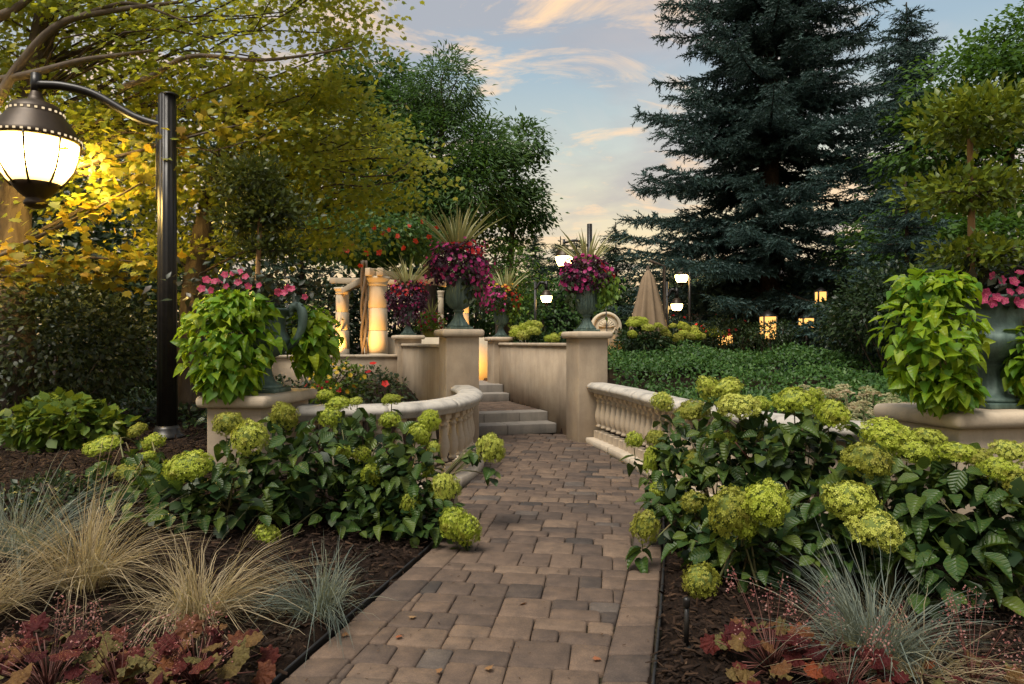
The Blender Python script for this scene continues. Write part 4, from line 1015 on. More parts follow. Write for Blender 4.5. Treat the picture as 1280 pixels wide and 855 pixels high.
def sedum(label, base, n):
    base = np.asarray(base, float); o = thing('sedum_plant', label, 'sedum', base, 'sedums behind the balustrade')
    for k in range(n):
        t_ = base + np.array([rng.normal(0, .17), rng.normal(0, .15), rng.uniform(.36, .66)])
        s_ = part('stem', MB().tube([base + (t_ - base) * [.6, .6, 0], t_], .006, 5).mesh('stem'), M['stem'], o)
        m = 70; a = rng.uniform(0, 6.28, m); r_ = .072 * np.sqrt(rng.random(m))
        B = t_ + np.stack([np.cos(a) * r_, np.sin(a) * r_, .02 - 5 * r_ ** 2 + rng.normal(0, .004, m)], -1)
        part('flower_cluster', scatter(T_FLORET, B, sph(m) * [1, 1, .3], np.array([0, 0, 1]) + sph(m) * .5, .0125, np.clip(rng.normal(rng.uniform(.2, .8), .15, m), 0, 1), 'cluster'), M['sedum'], o)
        L_ = 9; pz = rng.uniform(.1, .9, L_)[:, None]; P = base + (t_ - base) * np.c_[np.full((L_, 2), .6) + .4 * pz, pz]
        part('leaf_whorl', scatter(T_ROUND, P, sph(L_) * [1, 1, .3] + [0, 0, .2], sph(L_) * .3 + [0, 0, 1], .06, rng.random(L_), 'whorl'), M['sedum_leaf'], o)
    return o
M['sedum_leaf'] = leaf_mat('sedum_leaf', (.05, .10, .05), (.08, .14, .06), (.13, .18, .08), trans=.2)
for lab, px, d in (('pale pink sedum clusters at the edge of the ground cover', 1045, 6.9), ('greenish sedum clusters beside the lime vine', 1090, 6.3), ('low sedum clusters just behind the rail', 1060, 5.7), ('flat sedum clusters nearest the pedestal cap', 1098, 5.5)):
    x = (px - 640) / F * d; sedum(lab, (x, d, float(gz(x, d)) + .12), 22)

# ------------------------------------------------------------------ small shrubs and ground cover behind the balustrades
def shrub(name, label, cat, base, ell, n, leaf, mat_, tmpl=T_SIMPLE, flowers=None, grp=None, shell=.35, nst=10):
    base = np.asarray(base, float); o = thing(name, label, cat, base, grp)
    PP, DD = [], []
    tot = sum(np.prod(np.array(r_)) ** (2 / 3) for _, r_ in ell)
    for c, rad in ell:
        m = int(n * np.prod(np.array(rad)) ** (2 / 3) / tot); d = sph(m)
        lump = 1 + .13 * np.sin(d[:, 0] * 5 + c[0] * 2.3) * np.cos(d[:, 2] * 6 + c[1]) + .07 * np.sin(d[:, 1] * 13 + d[:, 0] * 11)
        PP.append(np.array(c) + d * np.array(rad) * (lump * rng.uniform(shell, 1.03, m) ** .6)[:, None]); DD.append(d)
    P = np.concatenate(PP); d = np.concatenate(DD)
    k = P[:, 2] > gz(P[:, 0], P[:, 1]) + .02; P, d = P[k], d[k]; m = len(P)
    part('foliage', scatter(tmpl, P, unit(d * .8 + sph(m) * .7 + [0, 0, -.15]), unit(sph(m) * .55 + d * .5 + [0, 0, .6]), rng.uniform(.65, 1.2, m) * leaf, np.clip(rng.normal(.45, .25, m), 0, 1), 'foliage'), M[mat_], o, kind='stuff')
    mb = MB()
    for q in range(nst):
        c, rad = ell[q % len(ell)]; e = np.array(c) + sph(1)[0] * np.array(rad) * .75
        mb.tube(spline([base, (base + e) / 2 + rng.normal(0, .05, 3), e], 7), np.linspace(.02, .005, 7) * max(1, leaf / .1) , 5)
    part('stems', mb.mesh('stems', True), M['bark'], o, kind='stuff')
    for mt, nn, s_, tm in flowers or ():
        j_ = rng.integers(0, m, nn * 6); j_ = j_[(d[j_][:, 1] < .3) & (d[j_][:, 2] > -.3)][:nn]
        Pf = P[j_] + d[j_] * leaf * .8
        nr = unit(d[j_] + [0, -.4, .4]); part('blossoms', scatter(tm, Pf, unit(np.cross(nr, sph(len(j_)))), nr, s_ * rng.uniform(.7, 1.2, len(j_)), rng.random(len(j_)), 'blossoms'), M[mt], o, kind='stuff')
    return o
shrub('rose_bush', 'rose bush with a few red blooms inside the balustrade curve', 'rose bush', gb(-1.7, 7.6), [(at(468, 492, 7.7), (.42, .4, .30))], 1100, .06, 'dark_bloom_leaf', flowers=[('redfl', 5, .045, T_BLOOM)])
shrub('coreopsis_plant', 'yellow flowering plant between the lime vine and the stucco wall', 'flowers', gb(-2.2, 7.5), [(at(425, 480, 7.6), (.30, .28, .28))], 700, .07, 'hyd_leaf_y', flowers=[('yellowfl', 40, .028, T_BLOOM)])
shrub('begonia_plant', 'low red begonia at the foot of the handled urn pedestal', 'flowers', gb(-1.72, 6.75), [(at(408, 490, 6.8), (.16, .14, .12))], 240, .05, 'green_trail', flowers=[('redfl', 12, .022, T_BLOOM)])
# distant hydrangeas
def far_hyd(label, px, py, d, rx_, rz_, nh, hs=.16, n=900):
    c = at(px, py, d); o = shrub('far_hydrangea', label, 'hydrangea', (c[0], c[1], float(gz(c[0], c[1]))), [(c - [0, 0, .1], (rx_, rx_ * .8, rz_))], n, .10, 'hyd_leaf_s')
    rt = np.array(o.location)
    for k in range(nh):
        dd = sph(1)[0]; dd[1] = -abs(dd[1]); dd[2] = abs(dd[2]) * .9 + .1; dd = unit(dd)
        P = c + dd * np.array([rx_, rx_ * .8, rz_ * 1.1]); s_ = hs * rng.uniform(.7, 1.1) * .5
        piece('flower_head', HEADS[rng.integers(9)], o, P, unit(np.cross([0, 0, 1], sph(1)[0])), (0, -.3, 1), (s_, s_, s_), rt)
far_hyd('lime hydrangea behind the plain wall', 665, 422, 13.6, .42, .22, 8, .26)
far_hyd('small lime hydrangea behind the plain wall next to the tall pillar', 693, 425, 13.0, .22, .16, 3, .2, 400)
far_hyd('lime hydrangea between the stone fountain and the closed parasol', 800, 420, 14.5, .55, .30, 14, .24, 1400)
far_hyd('lime hydrangea under the closed parasol', 845, 425, 15.5, .6, .3, 14, .24, 1400)
far_hyd('lime hydrangea with a yellow tint at the edge of the lit patio', 880, 425, 16.5, .5, .28, 9, .24, 1000)
c = at(905, 418, 16); shrub('rose_bush', 'dark rose bush with small red blooms before the spruce', 'rose bush', (c[0], c[1], .55), [(c, (.85, .6, .38))], 2200, .07, 'darkleaf', flowers=[('redfl', 14, .035, T_BLOOM)])
c = at(845, 412, 19); shrub('rose_bush', 'rose bush with crimson blooms beside the closed parasol', 'rose bush', (c[0], c[1], .55), [(c, (.8, .6, .45))], 1800, .07, 'darkleaf', flowers=[('redfl', 16, .04, T_BLOOM)])

# evergreen ground cover on the slope
n = 52000
x = rng.uniform(1.3, 9.5, n); y = rng.uniform(5.2, 15.5, n)
bx = np.interp(y, BR[::-1, 1], BR[::-1, 0], left=9, right=1.4)
k = (x > bx + .25) & (x > 1.35 + (y - 9.6) * .02) & (y < 15.5 - .35 * np.abs(x - 4)); x, y = x[k], y[k]
hgt = .48 + .18 * np.sin(x * 2.1 + y) * np.cos(y * 1.7 - x) + .05 * np.sin(x * 5.3) * np.sin(y * 4.7)
z = gz(x, y) + hgt * rng.uniform(.55, 1.05, len(x)) ** .6 + .10 * smooth((y - 8) / 5)
P = np.stack([x, y, z], -1); m = len(P)
part('ground_cover', scatter(T_SIMPLE, P, unit(sph(m) + [0, -.2, .45]), unit(sph(m) * .6 + [0, -.3, .8]), rng.uniform(.05, .085, m), np.clip(rng.normal(.45, .25, m), 0, 1), 'cover'), M['cover'], kind='stuff')
# low dark planting left of the path and under the trees
n = 9000
x = rng.uniform(-7, -1.2, n); y = rng.uniform(6.2, 13, n); k = ((x < -2.9) & (y > 6.6)) | (y > 8.8) & (x < -2.2); x, y = x[k], y[k]
k = (np.sin(x * 2.3 + 1) * np.cos(y * 1.9) > -.15); x, y = x[k], y[k]
P = np.stack([x, y, gz(x, y) + rng.uniform(.02, .22, len(x))], -1); m = len(P)
part('ivy_cover', scatter(T_ROUND, P, unit(sph(m) + [0, 0, .2]), unit(sph(m) * .5 + [0, -.2, .9]), rng.uniform(.05, .09, m), rng.random(m), 'ivy'), M['darkleaf'], kind='stuff')

# ------------------------------------------------------------------ mulch chips and fallen leaves
n = 40000
y = 2.0 + 5.5 * rng.uniform(0, 1, n) ** 1.5; x = rng.uniform(-4.6, 3.6, n)
k = ((x < XL(y) - .03) | (x > XR(y) + .03)) & (np.abs(x) < y * .85 + .3); x, y = x[k], y[k]; n = len(x)
T_CHIP = (np.array([[-.14, 0, 0], [.14, .02, 0], [.11, 1, .02], [-.1, .93, 0], [-.1, .05, .09], [.1, .06, .09], [.08, .95, .09], [-.08, .9, .08]], float),
          [np.array([[4, 5, 6, 7], [0, 1, 5, 4], [1, 2, 6, 5]])])
P = np.stack([x, y, gz(x, y) + rng.uniform(.004, .026, n)], -1)
part('mulch_chips', scatter(T_CHIP, P, sph(n) * [1, 1, .25], sph(n) * .35 + [0, 0, 1], rng.uniform(.02, .065, n), np.clip(rng.beta(1.6, 3, n), 0, 1), 'chips'), M['chip'], kind='stuff')
fl = scatter(T_MAPLE, np.zeros((1, 3)), np.array([[0, 1, 0]]), np.array([[0, 0, 1]]), 1.0, np.array([.5]), 'fallen_leaf')
fl.materials.append(leaf_mat('dry_leaf', (.22, .11, .045), (.32, .20, .10), (.28, .09, .04), 'obj', .2))
for px, py, lab in ((655, 756, 'dry tan maple leaf on the pavers at mid path'), (748, 828, 'curled tan maple leaf near the edging by the path light'), (428, 795, 'pale dry leaf at the path edge beside the blue grass'), (607, 840, 'rust brown leaf on the pavers beside two small leaf scraps'),
                    (495, 798, 'small brown leaf scrap on the pavers near the path edge'), (519, 774, 'tiny orange leaf scrap between two pavers'), (552, 842, 'small orange leaf scrap in a paver joint'), (662, 583, 'tiny dry leaf far up the path')):
    p = on_z(px, py, 0); s_ = float(rng.uniform(.030, .055))
    o = piece('fallen_leaf', fl, None, p + [0, 0, .012], unit(sph(1)[0] * [1, 1, .1]), unit(sph(1)[0] * .25 + [0, 0, 1]), s_, (0, 0, 0)); tag(o, lab, 'leaf', 'fallen leaves on the path')

n = 260
y = rng.uniform(2.6, 9, n); x = XL(y) + (XR(y) - XL(y)) * np.where(rng.random(n) < .6, rng.beta(.6, .6, n), rng.random(n))
P = np.stack([x, y, np.full(n, .006)], -1)
part('leaf_litter', scatter(T_CHIP, P, sph(n) * [1, 1, .1], sph(n) * .3 + [0, 0, 1], rng.uniform(.006, .022, n), rng.uniform(.4, 1, n), 'litter'), M['chip'], kind='stuff')
# ------------------------------------------------------------------ lamps
def path_light(label, p):
    o = thing('path_light', label, 'path light', p)
    part('stake', MB().tube([np.array(p), np.array(p) + [0, 0, .20]], .011, 10).mesh('stake', True), M['black'], o)
    part('head', MB().lathe([(.013, 0), (.016, .003), (.017, .035), (.014, .045), (.004, .048)], 12, np.array(p) + [0, 0, .185]).mesh('head', True), M['black'], o)
    part('flange', MB().lathe([(.03, 0), (.03, .006), (.012, .014)], 12, np.array(p)).mesh('flange', True), M['black'], o)
p = on_z(858, 811, .02); path_light('small black stake light standing in the mulch beside the path', p)

def lantern(root, c, w_, gm, detail=True, name='lantern'):
    """acorn lantern hanging at c (top of globe band), width w_"""
    r_ = w_ / 2; c = np.asarray(c, float)
    hood = MB().lathe([(.10, 1.28), (.13, 1.22), (.16, 1.12), (.20, 1.02), (.50, .90), (.60, .78), (.62, .74), (.62, .66), (.66, .60), (.82, .38), (.95, .16), (1.0, .08), (1.0, -.02), (.96, -.04)], 28)
    V = np.concatenate(hood.V) * r_ + c; hood.V = [V]
    part('hood', hood.mesh('hood', True), M['bronze'], root)
    gl = MB().lathe([(.95, -.03), (.94, -.18), (.90, -.45), (.80, -.76), (.64, -1.02), (.50, -1.14)], 28); gl.V = [np.concatenate(gl.V) * r_ + c]
    part('glass_globe', gl.mesh('glass', True), M[gm], root)
    bt = MB().lathe([(.54, -1.08), (.56, -1.11), (.48, -1.22), (.34, -1.38), (.22, -1.47), (.22, -1.52), (.27, -1.56), (.27, -1.63), (.16, -1.71), (.03, -1.74)], 24); bt.V = [np.concatenate(bt.V) * r_ + c]
    part('bottom_cup', bt.mesh('cup', True), M['bronze'], root)
    if detail:
        for k in range(8):
            a = k * np.pi / 4 + .35
            pts = [(1.0, 0), (.975, -.18), (.93, -.45), (.83, -.76), (.67, -1.02), (.52, -1.18)]
            pp = np.array([[rr * math.cos(a), rr * math.sin(a), z_] for rr, z_ in pts]) * r_ + c
            part('rib', MB().tube(pp, .011, 5).mesh('rib'), M['bronze'], root)
        for zz, rr, cnt in ((.05, 1.005, 40), (.70, .625, 26)):
            for k in range(cnt):
                a = k * 2 * np.pi / cnt
                part('vent_slot', MB().box(c + np.array([math.cos(a) * rr, math.sin(a) * rr, zz]) * r_, (.006, r_ * .06, r_ * .05), a).mesh('slot'), M['slot'], root)
M['slot'] = glow('vent_glow', (1, .78, .48), .55)
LB = at(209, 560, 6.8); LB[2] = float(gz(LB[0], LB[1]))
lp = thing('street_lamp', 'tall black street lamp with a large glowing acorn lantern on a curved arm', 'street lamp', LB, 'street lamps')
top = at(212, 120, 6.8)
flp = lambda z, th: 1 + .035 * np.cos(12 * th)
pole = MB().lathe([(.092, 0), (.086, (top[2] - LB[2]) * .5), (.080, top[2] - LB[2])], 72, LB, mod=flp)
part('pole', pole.mesh('pole', True), M['black'], lp)
part('base', MB().lathe([(.17, 0), (.17, .03), (.13, .05), (.12, .10), (.10, .13)], 24, LB).mesh('base', True), M['black'], lp)
part('finial_cap', MB().lathe([(.085, 0), (.085, .012), (.05, .03), (.01, .035)], 24, top).mesh('cap', True), M['black'], lp)
lc = at(45, 176, 6.62)
arm = spline([at(212, 160, 6.8), at(170, 147, 6.76), at(120, 119, 6.72), at(80, 108, 6.66), (lc[0], lc[1], at(0, 106, 6.62)[2])], 24)
part('arm', MB().tube(arm, .042, 12).mesh('arm', True), M['black'], lp)
ch = MB().box((top[0] - .095, top[1], (at(0, 145, 6.8)[2] + at(0, 250, 6.8)[2]) / 2), (.05, .09, at(0, 145, 6.8)[2] - at(0, 250, 6.8)[2]))
part('arm_bracket', ch.mesh('bracket'), M['black'], lp, bevel=.008)
lw = 98 / F * 6.62
part('hanger', MB().tube([(lc[0], lc[1], at(0, 92, 6.62)[2]), (lc[0], lc[1], lc[2] + lw / 2 * 1.2)], .045, 12).mesh('hanger', True), M['black'], lp)
lantern(lp, lc, lw, 'glass_lit')
def far_lamp(label, px, py, wpx, d, post_px, top_py, gm='glass_far'):
    c = at(px, py, d); w_ = wpx / F * d; b = at(post_px, 430, d); b[2] = .55
    o = thing('street_lamp', label, 'street lamp', b, 'street lamps')
    tz = at(0, top_py, d)[2]
    part('pole', MB().tube([b, [b[0], b[1], tz]], .035 if d < 18 else .075, 10).mesh('pole', True), M['black'], o)
    az = c[2] + w_ * .75 + .12
    part('arm', MB().tube(spline([[b[0], b[1], az - .12], [(b[0] + c[0]) / 2, b[1], az + .06], [c[0], c[1], az]], 10), .04, 8).mesh('arm', True), M['black'], o)
    part('hanger', MB().tube([[c[0], c[1], az + .1], [c[0], c[1], c[2] + w_ * .6]], .04, 8).mesh('hanger', True), M['black'], o)
    lantern(o, c + [0, 0, w_ * .2], w_, gm, False)
far_lamp('lit street lamp rising behind the bright pink petunias', 705, 325, 22, 20, 737, 280)
far_lamp('small lit street lamp seen above the plain wall', 683, 373, 15, 17.5, 669, 352)
far_lamp('lit street lamp beside the closed parasol under the spruce', 846, 383, 15, 15.6, 834, 352)
far_lamp('lit street lamp half hidden by the lower spruce branches', 852, 347, 17, 16.6, 862, 322)

def stand_in_lantern(label, px, py, wpx, hpx, d):  # added lanterns standing in for window glints and a lit stone block
    c = at(px, py, d); w_, h_ = wpx / F * d, hpx / F * d; g0 = float(gz(c[0], c[1]))
    o = thing('stand_in_lantern', label, 'lantern', (c[0], c[1], g0), 'added lanterns standing in for glints under the spruce')
    part('post', MB().tube([[c[0], c[1], g0], [c[0], c[1], c[2] - h_ / 2]], .03, 8).mesh('post', True), M['black'], o)
    part('glass_box', MB().box(c, (w_ * .86, w_ * .86, h_)).mesh('glass'), M['window_lit'], o)
    for sx in (-1, 1):
        for sy in (-1, 1): part('corner_bar', MB().box(c + np.array([sx * w_ * .44, sy * w_ * .44, 0]), (.03, .03, h_ * 1.02)).mesh('bar'), M['black'], o)
    part('roof', MB().lathe([(w_ * .75, h_ / 2), (w_ * .75, h_ / 2 + .02), (.05, h_ / 2 + w_ * .4), (.01, h_ / 2 + w_ * .5)], 4, c).mesh('roof'), M['black'], o)
stand_in_lantern('added square lantern standing in for a lit window under the spruce boughs above the ground cover', 960, 410, 18, 28, 16.3)
stand_in_lantern('small added lantern standing in for a window glint, half hidden in the dark shrub by the sedums', 1026, 372, 12, 14, 16.0)
stand_in_lantern('low added lantern standing in for a window glint among the dark shrubs near the short spruce', 1008, 404, 16, 12, 16.2)
stand_in_lantern('low added lantern standing in for a lit stone block before the dark rose bush', 906, 425, 18, 12, 16.6)
# ------------------------------------------------------------------ pergola columns, beams, uplights
COLS = [('stout lit stone column with the twisting vine, nearest the low pillar', 472, 14.3, .215, 2.76), ('lit stone column standing farther back along the parapet', 428, 19.5, .20, 2.95), ('lit stone column glimpsed behind the tall pillar urn', 577, 17.5, .20, 2.8), ('slim lit post standing back between the two low planters', 551, 20, .09, 2.9)]
cpos = []
for lab, px, d, r_, zt in COLS:
    x = (px - 640) / F * d; z0 = .58; b = np.array([x, d, z0]); cpos.append((x, d, zt)); h = zt - z0
    o = thing('pergola_column', lab, 'column', b, 'columns of the pergola')
    nd = 4
    for k in range(nd):                            # drums
        za, zb = .12 + (h - .30) * k / nd, .12 + (h - .30) * (k + 1) / nd - .006
        part('drum', MB().lathe([(r_ * (1 - .08 * k / nd) - .004, za), (r_ * (1 - .08 * k / nd), za + .006), (r_ * (1 - .08 * (k + 1) / nd), zb - .006), (r_ * (1 - .08 * (k + 1) / nd) - .004, zb)], 28, b).mesh('drum', True), M['column'], o)
    part('capital', MB().lathe([(r_ * .92, h - .19), (r_ * 1.02, h - .17), (r_ * .94, h - .14), (r_ * 1.0, h - .10), (r_ * 1.18, h - .05), (r_ * 1.2, h)], 28, b).mesh('capital', True), M['column'], o)
    part('column_base', MB().lathe([(r_ * 1.3, 0), (r_ * 1.3, .06), (r_ * 1.15, .08), (r_ * 1.05, .13)], 28, b).mesh('base', True), M['column'], o)
for a_, b_, lab in ((0, 1, 'timber pergola beam between the stout column and the farther column'), (0, 2, 'timber pergola beam reaching behind the tall pillar urn'), (1, 3, 'rear timber pergola beam toward the slim post')):
    p0, p1 = np.array(cpos[a_]), np.array(cpos[b_]); pp = np.array([p0[:2] - unit(p1[:2] - p0[:2]) * .35, p1[:2] + unit(p1[:2] - p0[:2]) * .35])
    tag(part('pergola_beam', MB().sweep([(-.06, 0), (.06, 0), (.06, .16), (-.06, .16)], spline(pp, 6), min(p0[2], p1[2]) + (.0 if a_ == 0 else .17)).mesh('beam'), M['white'], bevel=.01), lab, 'beam', 'beams of the pergola')
def uplight(label, p, aim, energy, size=R(75)):
    o = thing('ground_uplight', label, 'uplight', p, 'ground uplights')
    v = unit(np.array(aim) - np.array(p))
    part('housing', MB().tube([np.array(p) - v * .06, np.array(p) + v * .06], .045, 12).mesh('housing', True), M['black'], o)
    part('stake', MB().tube([np.array(p) - [0, 0, .16], np.array(p)], .012, 8).mesh('stake'), M['black'], o)
    ld = bpy.data.lights.new('uplight_lamp', 'SPOT'); l = bpy.data.objects.new('uplight_lamp', ld); col.objects.link(l)
    ld.energy = energy; ld.color = (1, .50, .11); ld.spot_size = size; ld.spot_blend = .6; ld.shadow_soft_size = .04
    l.parent = o; l.location = v * .075; l.rotation_euler = Vector(v).to_track_quat('-Z', 'Y').to_euler()
uplight('ground spot lighting the stout column', (cpos[0][0] - .3, cpos[0][1] - 1.15, .85), (cpos[0][0], cpos[0][1], 2.3), 115)
uplight('ground spot lighting the farther column', (cpos[1][0] - .3, cpos[1][1] - .7, .75), (cpos[1][0], cpos[1][1], 2.3), 230)
uplight('ground spot lighting the column behind the tall pillar', (cpos[2][0] + .3, cpos[2][1] - .8, .75), (cpos[2][0], cpos[2][1], 2.2), 190)
uplight('ground spot at the head of the steps', (-.95, 14.3, .75), (-.70, 15.2, 1.1), 90, R(130))
# pale screen wall lit at the head of the steps
tag(part('screen_wall', obox(MB(), CL + 5.9 * U - .9 * Vv, 3.6, .15, .5, 1.5).mesh('screen_wall'), M['column']), 'warmly lit pale wall glimpsed at the head of the steps', 'wall')

# trumpet vine
tv = thing('trumpet_vine', 'trumpet vine with orange red blooms covering the pergola', 'vine', (cpos[0][0] - .3, cpos[0][1] - .15, .58))
mb = MB(); t_ = np.linspace(0, 1, 40)
for ph in (0, 2.1, 4.2):
    mb.tube(np.stack([cpos[0][0] - .24 + .05 * np.cos(t_ * 9 + ph), cpos[0][1] - .22 + .05 * np.sin(t_ * 9 + ph), .58 + t_ * 2.5], -1), .028, 7)
part('trunk', mb.mesh('vine_trunk', True), M['bark_pale'], tv)
ell = [(at(455, 292, 14.8), (1.35, .9, .5)), (at(400, 300, 15.5), (1.0, .9, .5)), (at(510, 300, 15.2), (.9, .8, .5)), (at(462, 322, 14.9), (.6, .4, .2))]
PP = []; DD = []
for c, rad in ell:
    m = int(2100 * rad[0]); d = sph(m); PP.append(c + d * np.array(rad) * rng.uniform(.3, 1.05, (m, 1)) ** .6); DD.append(d)
P, d = np.concatenate(PP), np.concatenate(DD); m = len(P)
part('foliage', scatter(T_SIMPLE, P, unit(d * .5 + sph(m) * .7 + [0, 0, -.5]), unit(sph(m) * .6 + d * .4 + [0, 0, .6]), rng.uniform(.09, .15, m), rng.random(m), 'vine_leaves'), M['ash'], tv, kind='stuff')
bm = scatter(T_LOBED, np.array([[0, 0, 0], [0, 0, .3], [.5, .3, .1]]), np.array([[0, 1, 0]] * 3, float), np.array([[0, 0, 1], [.3, .2, 1], [.5, -.3, 1]]), np.array([1, .8, .8]), np.array([.2, .6, .9]), 'bloom'); bm.materials.append(M['orangefl'])
for px, py in ((424, 315), (432, 313), (478, 292), (486, 287), (512, 283), (527, 278), (536, 296), (519, 301), (402, 312), (458, 316), (474, 316), (440, 305), (497, 296), (390, 303), (545, 285), (467, 283), (505, 310), (450, 332)):
    piece('bloom', bm, tv, at(px, py, 13.75 + rng.uniform(-.1, .3)), unit(sph(1)[0] * [1, .2, 1]), (rng.normal(0, .3), -1, .2), float(rng.uniform(.04, .065)), tv.location)

# ------------------------------------------------------------------ parasol and round stone fountain
ub = at(810, 430, 15.3); ub[2] = .55
um = thing('closed_parasol', 'tall closed beige parasol beside the spruce', 'parasol', ub)
tz = at(0, 338, 15.3)[2]; bz = at(0, 424, 15.3)[2]
fold = lambda z, th: 1 + .30 * np.cos(9 * th + .4 * np.sin(2 * th)) * np.clip((tz + .1 - z) / (tz - bz), .2, 1) + .05 * np.cos(3 * th)
part('canopy', MB().lathe([(.36, bz), (.35, bz + .15), (.29, bz + .6), (.215, bz + 1.0), (.13, tz - .16), (.07, tz - .06), (.03, tz)], 64, (ub[0], ub[1], 0), mod=fold).mesh('canopy', True), M['canvas'], um)
part('pole', MB().tube([ub, [ub[0], ub[1], tz + .1]], .03, 10).mesh('pole', True), M['bark'], um)
part('side_mast', MB().tube([[ub[0] + .36, ub[1], .55], [ub[0] + .36, ub[1], tz + .1], [ub[0] + .03, ub[1], tz + .22]], .035, 8).mesh('mast', True), M['bark'], um)
fb = at(758, 440, 15.0); fb[2] = .55
fo = thing('stone_fountain', 'round topped carved stone fountain lit behind the pink petunias', 'fountain', fb)
fr = 19 / F * 15.0; fc = at(758, 409, 15.0)
th = np.linspace(0, np.pi, 25)
pl = [(fc[0] + fr * math.cos(a), fc[2] + fr * math.sin(a)) for a in th] + [(fc[0] - fr, .55), (fc[0] + fr, .55)]
n = len(pl); V = np.array([[x, fb[1], z] for x, z in pl] + [[x, fb[1] + .25, z] for x, z in pl])
part('slab', MB().add(V, [[i_, (i_ + 1) % n, n + (i_ + 1) % n, n + i_] for i_ in range(n)], None, [list(range(n))[::-1], list(range(n, 2 * n))]).mesh('slab'), M['column'], fo)
part('rim', MB().tube([[fc[0] + fr * .9 * math.cos(a), fb[1] - .01, fc[2] + fr * .9 * math.sin(a)] for a in np.linspace(-.3, np.pi + .3, 30)], .04, 8).mesh('rim', True), M['column'], fo)
part('rosette', MB().tube([[fc[0] + fr * .55 * math.cos(a), fb[1] - .005, fc[2] + fr * .55 * math.sin(a)] for a in np.linspace(0, 2 * np.pi, 30)], .022, 8).mesh('rosette', True), M['column'], fo)
for k in range(9):
    a = np.pi * (k + .5) / 9; part('shell_rib', MB().tube([[fc[0], fb[1] - .01, fc[2]], [fc[0] + fr * .5 * math.cos(a), fb[1] - .02, fc[2] + fr * .5 * math.sin(a)]], [.012, .03], 6).mesh('shell_rib', True), M['column'], fo)
part('spout_rod', MB().tube([[fc[0] + .05, fb[1] - .06, .6], [fc[0] - .02, fb[1] - .06, fc[2] + fr + .1]], .010, 6).mesh('spout'), M['black'], fo)
uplight('ground spot lighting the round stone fountain', (fc[0] + .1, fb[1] - .9, .85), (fc[0], fb[1], fc[2]), 18)

# house glimpsed behind the spruce
hb_ = thing('garden_house', 'low house with warm lit windows glimpsed behind the spruce', 'house', (7.5, 27, .55))
part('wall', MB().box((10.5, 27.1, 1.9), (7, .2, 2.7)).mesh('wall'), M['housewall'], hb_)
part('roof', MB().sweep([(-1.2, 3.25), (1.2, 3.25), (0, 4.3)], np.array([[6.6, 27.6], [14.6, 27.6]])).mesh('roof'), M['roof'], hb_)
for px, py, w_, h_ in ((964, 408, 18, 36), (948, 372, 12, 20), (1025, 372, 16, 26), (1010, 405, 22, 26), (1058, 400, 18, 30)):
    c = at(px, py, 26.95); ww, hh = w_ / F * 27, h_ / F * 27
    wd = part('window', MB().box((c[0], 26.985, c[2]), (ww + .12, .03, hh + .12)).mesh('window'), M['bark'], hb_)
    part('pane', MB().box((c[0], 26.965, c[2]), (ww, .02, hh)).mesh('pane'), M['window_lit'], wd, local=True)
    part('mullion', MB().box((c[0], 26.945, c[2]), (.05, .02, hh)).mesh('mullion'), M['bark'], wd, local=True)
# ------------------------------------------------------------------ trees
def tree(name, label, base, tr, trunk_pts, ell, ncl, per, spread, leaf, tmpl, mat_, bark='bark', shell=.45, droop=.3, limbs=60, group=None, flat=.6, cut=None, cat='tree', lr=.03, vshift=0.0, limb_start=.3, nb=(0, -.15, .8)):
    base = np.asarray(base, float); o = thing(name, label, cat, base, group)
    T = spline([base] + [np.array(p) for p in trunk_pts], 20)
    part('trunk', MB().tube(T, tr * np.linspace(1.15, .35, 20) * np.r_[1.25, np.ones(19)], 12).mesh('trunk', True), M[bark], o)
    wts = np.array([np.prod(np.array(r_)) ** (2 / 3) for _, r_ in ell]); wts /= wts.sum()
    ei = rng.choice(len(ell), ncl, p=wts); d = sph(ncl)
    C = np.array([ell[q][0] for q in ei]) + d * np.array([ell[q][1] for q in ei]) * rng.uniform(shell, 1, (ncl, 1)) ** .5
    if cut is not None: k = cut(C); C, d = C[k], d[k]
    nl = len(C)
    mb = MB()
    for q in rng.permutation(nl)[:limbs]:
        s_ = T[int(np.clip(rng.uniform(limb_start, .98) * 19, 0, 19))]
        j_ = np.argmin(np.abs(T[:, 2] - (C[q][2] - .35 * np.linalg.norm(C[q][:2] - s_[:2])))); s_ = T[max(j_, int(limb_start * 19))]
        L_ = np.linalg.norm(C[q] - s_)
        mid = s_ * .5 + C[q] * .5 + np.array([rng.normal(0, .07) * L_, rng.normal(0, .07) * L_, .08 * L_])
        m2 = s_ * .22 + C[q] * .78 + rng.normal(0, .04, 3) * L_
        mb.tube(spline([s_, mid, m2, C[q]], 9), np.linspace(lr * (.5 + .25 * L_ ** .5), .006, 9), 6)
    if mb.n: part('limbs', mb.mesh('limbs', True), M[bark], o, kind='stuff')
    cr_ = rng.normal(0, .16, nl)
    idx = np.repeat(np.arange(nl), per); n = len(idx)
    off = rng.normal(size=(n, 3)) * np.array(spread)
    P = C[idx] + off; P[:, 2] -= flat * .12 * (off[:, 0] ** 2 + off[:, 1] ** 2) / max(spread[0], .01)
    if cut is not None: k = cut(P); P, idx, off = P[k], idx[k], off[k]; n = len(P)
    dirh = unit(off * [1, 1, .3] + d[idx] * .25)
    part('crown', scatter(tmpl, P, unit(dirh + sph(n) * .6 + [0, 0, -droop]), unit(sph(n) * .55 + np.array(nb)), rng.uniform(.65, 1.2, n) * leaf, np.clip(.45 + vshift + cr_[idx] + rng.normal(0, .18, n), 0, 1), 'crown'), M[mat_], o, kind='stuff')
    return o
def inview(P, m=60):
    d = np.maximum(P[:, 1], .1); px = 640 + P[:, 0] / d * F; return (px > -m * 3) & (px < 1280 + m * 3) & (P[:, 1] > 1)

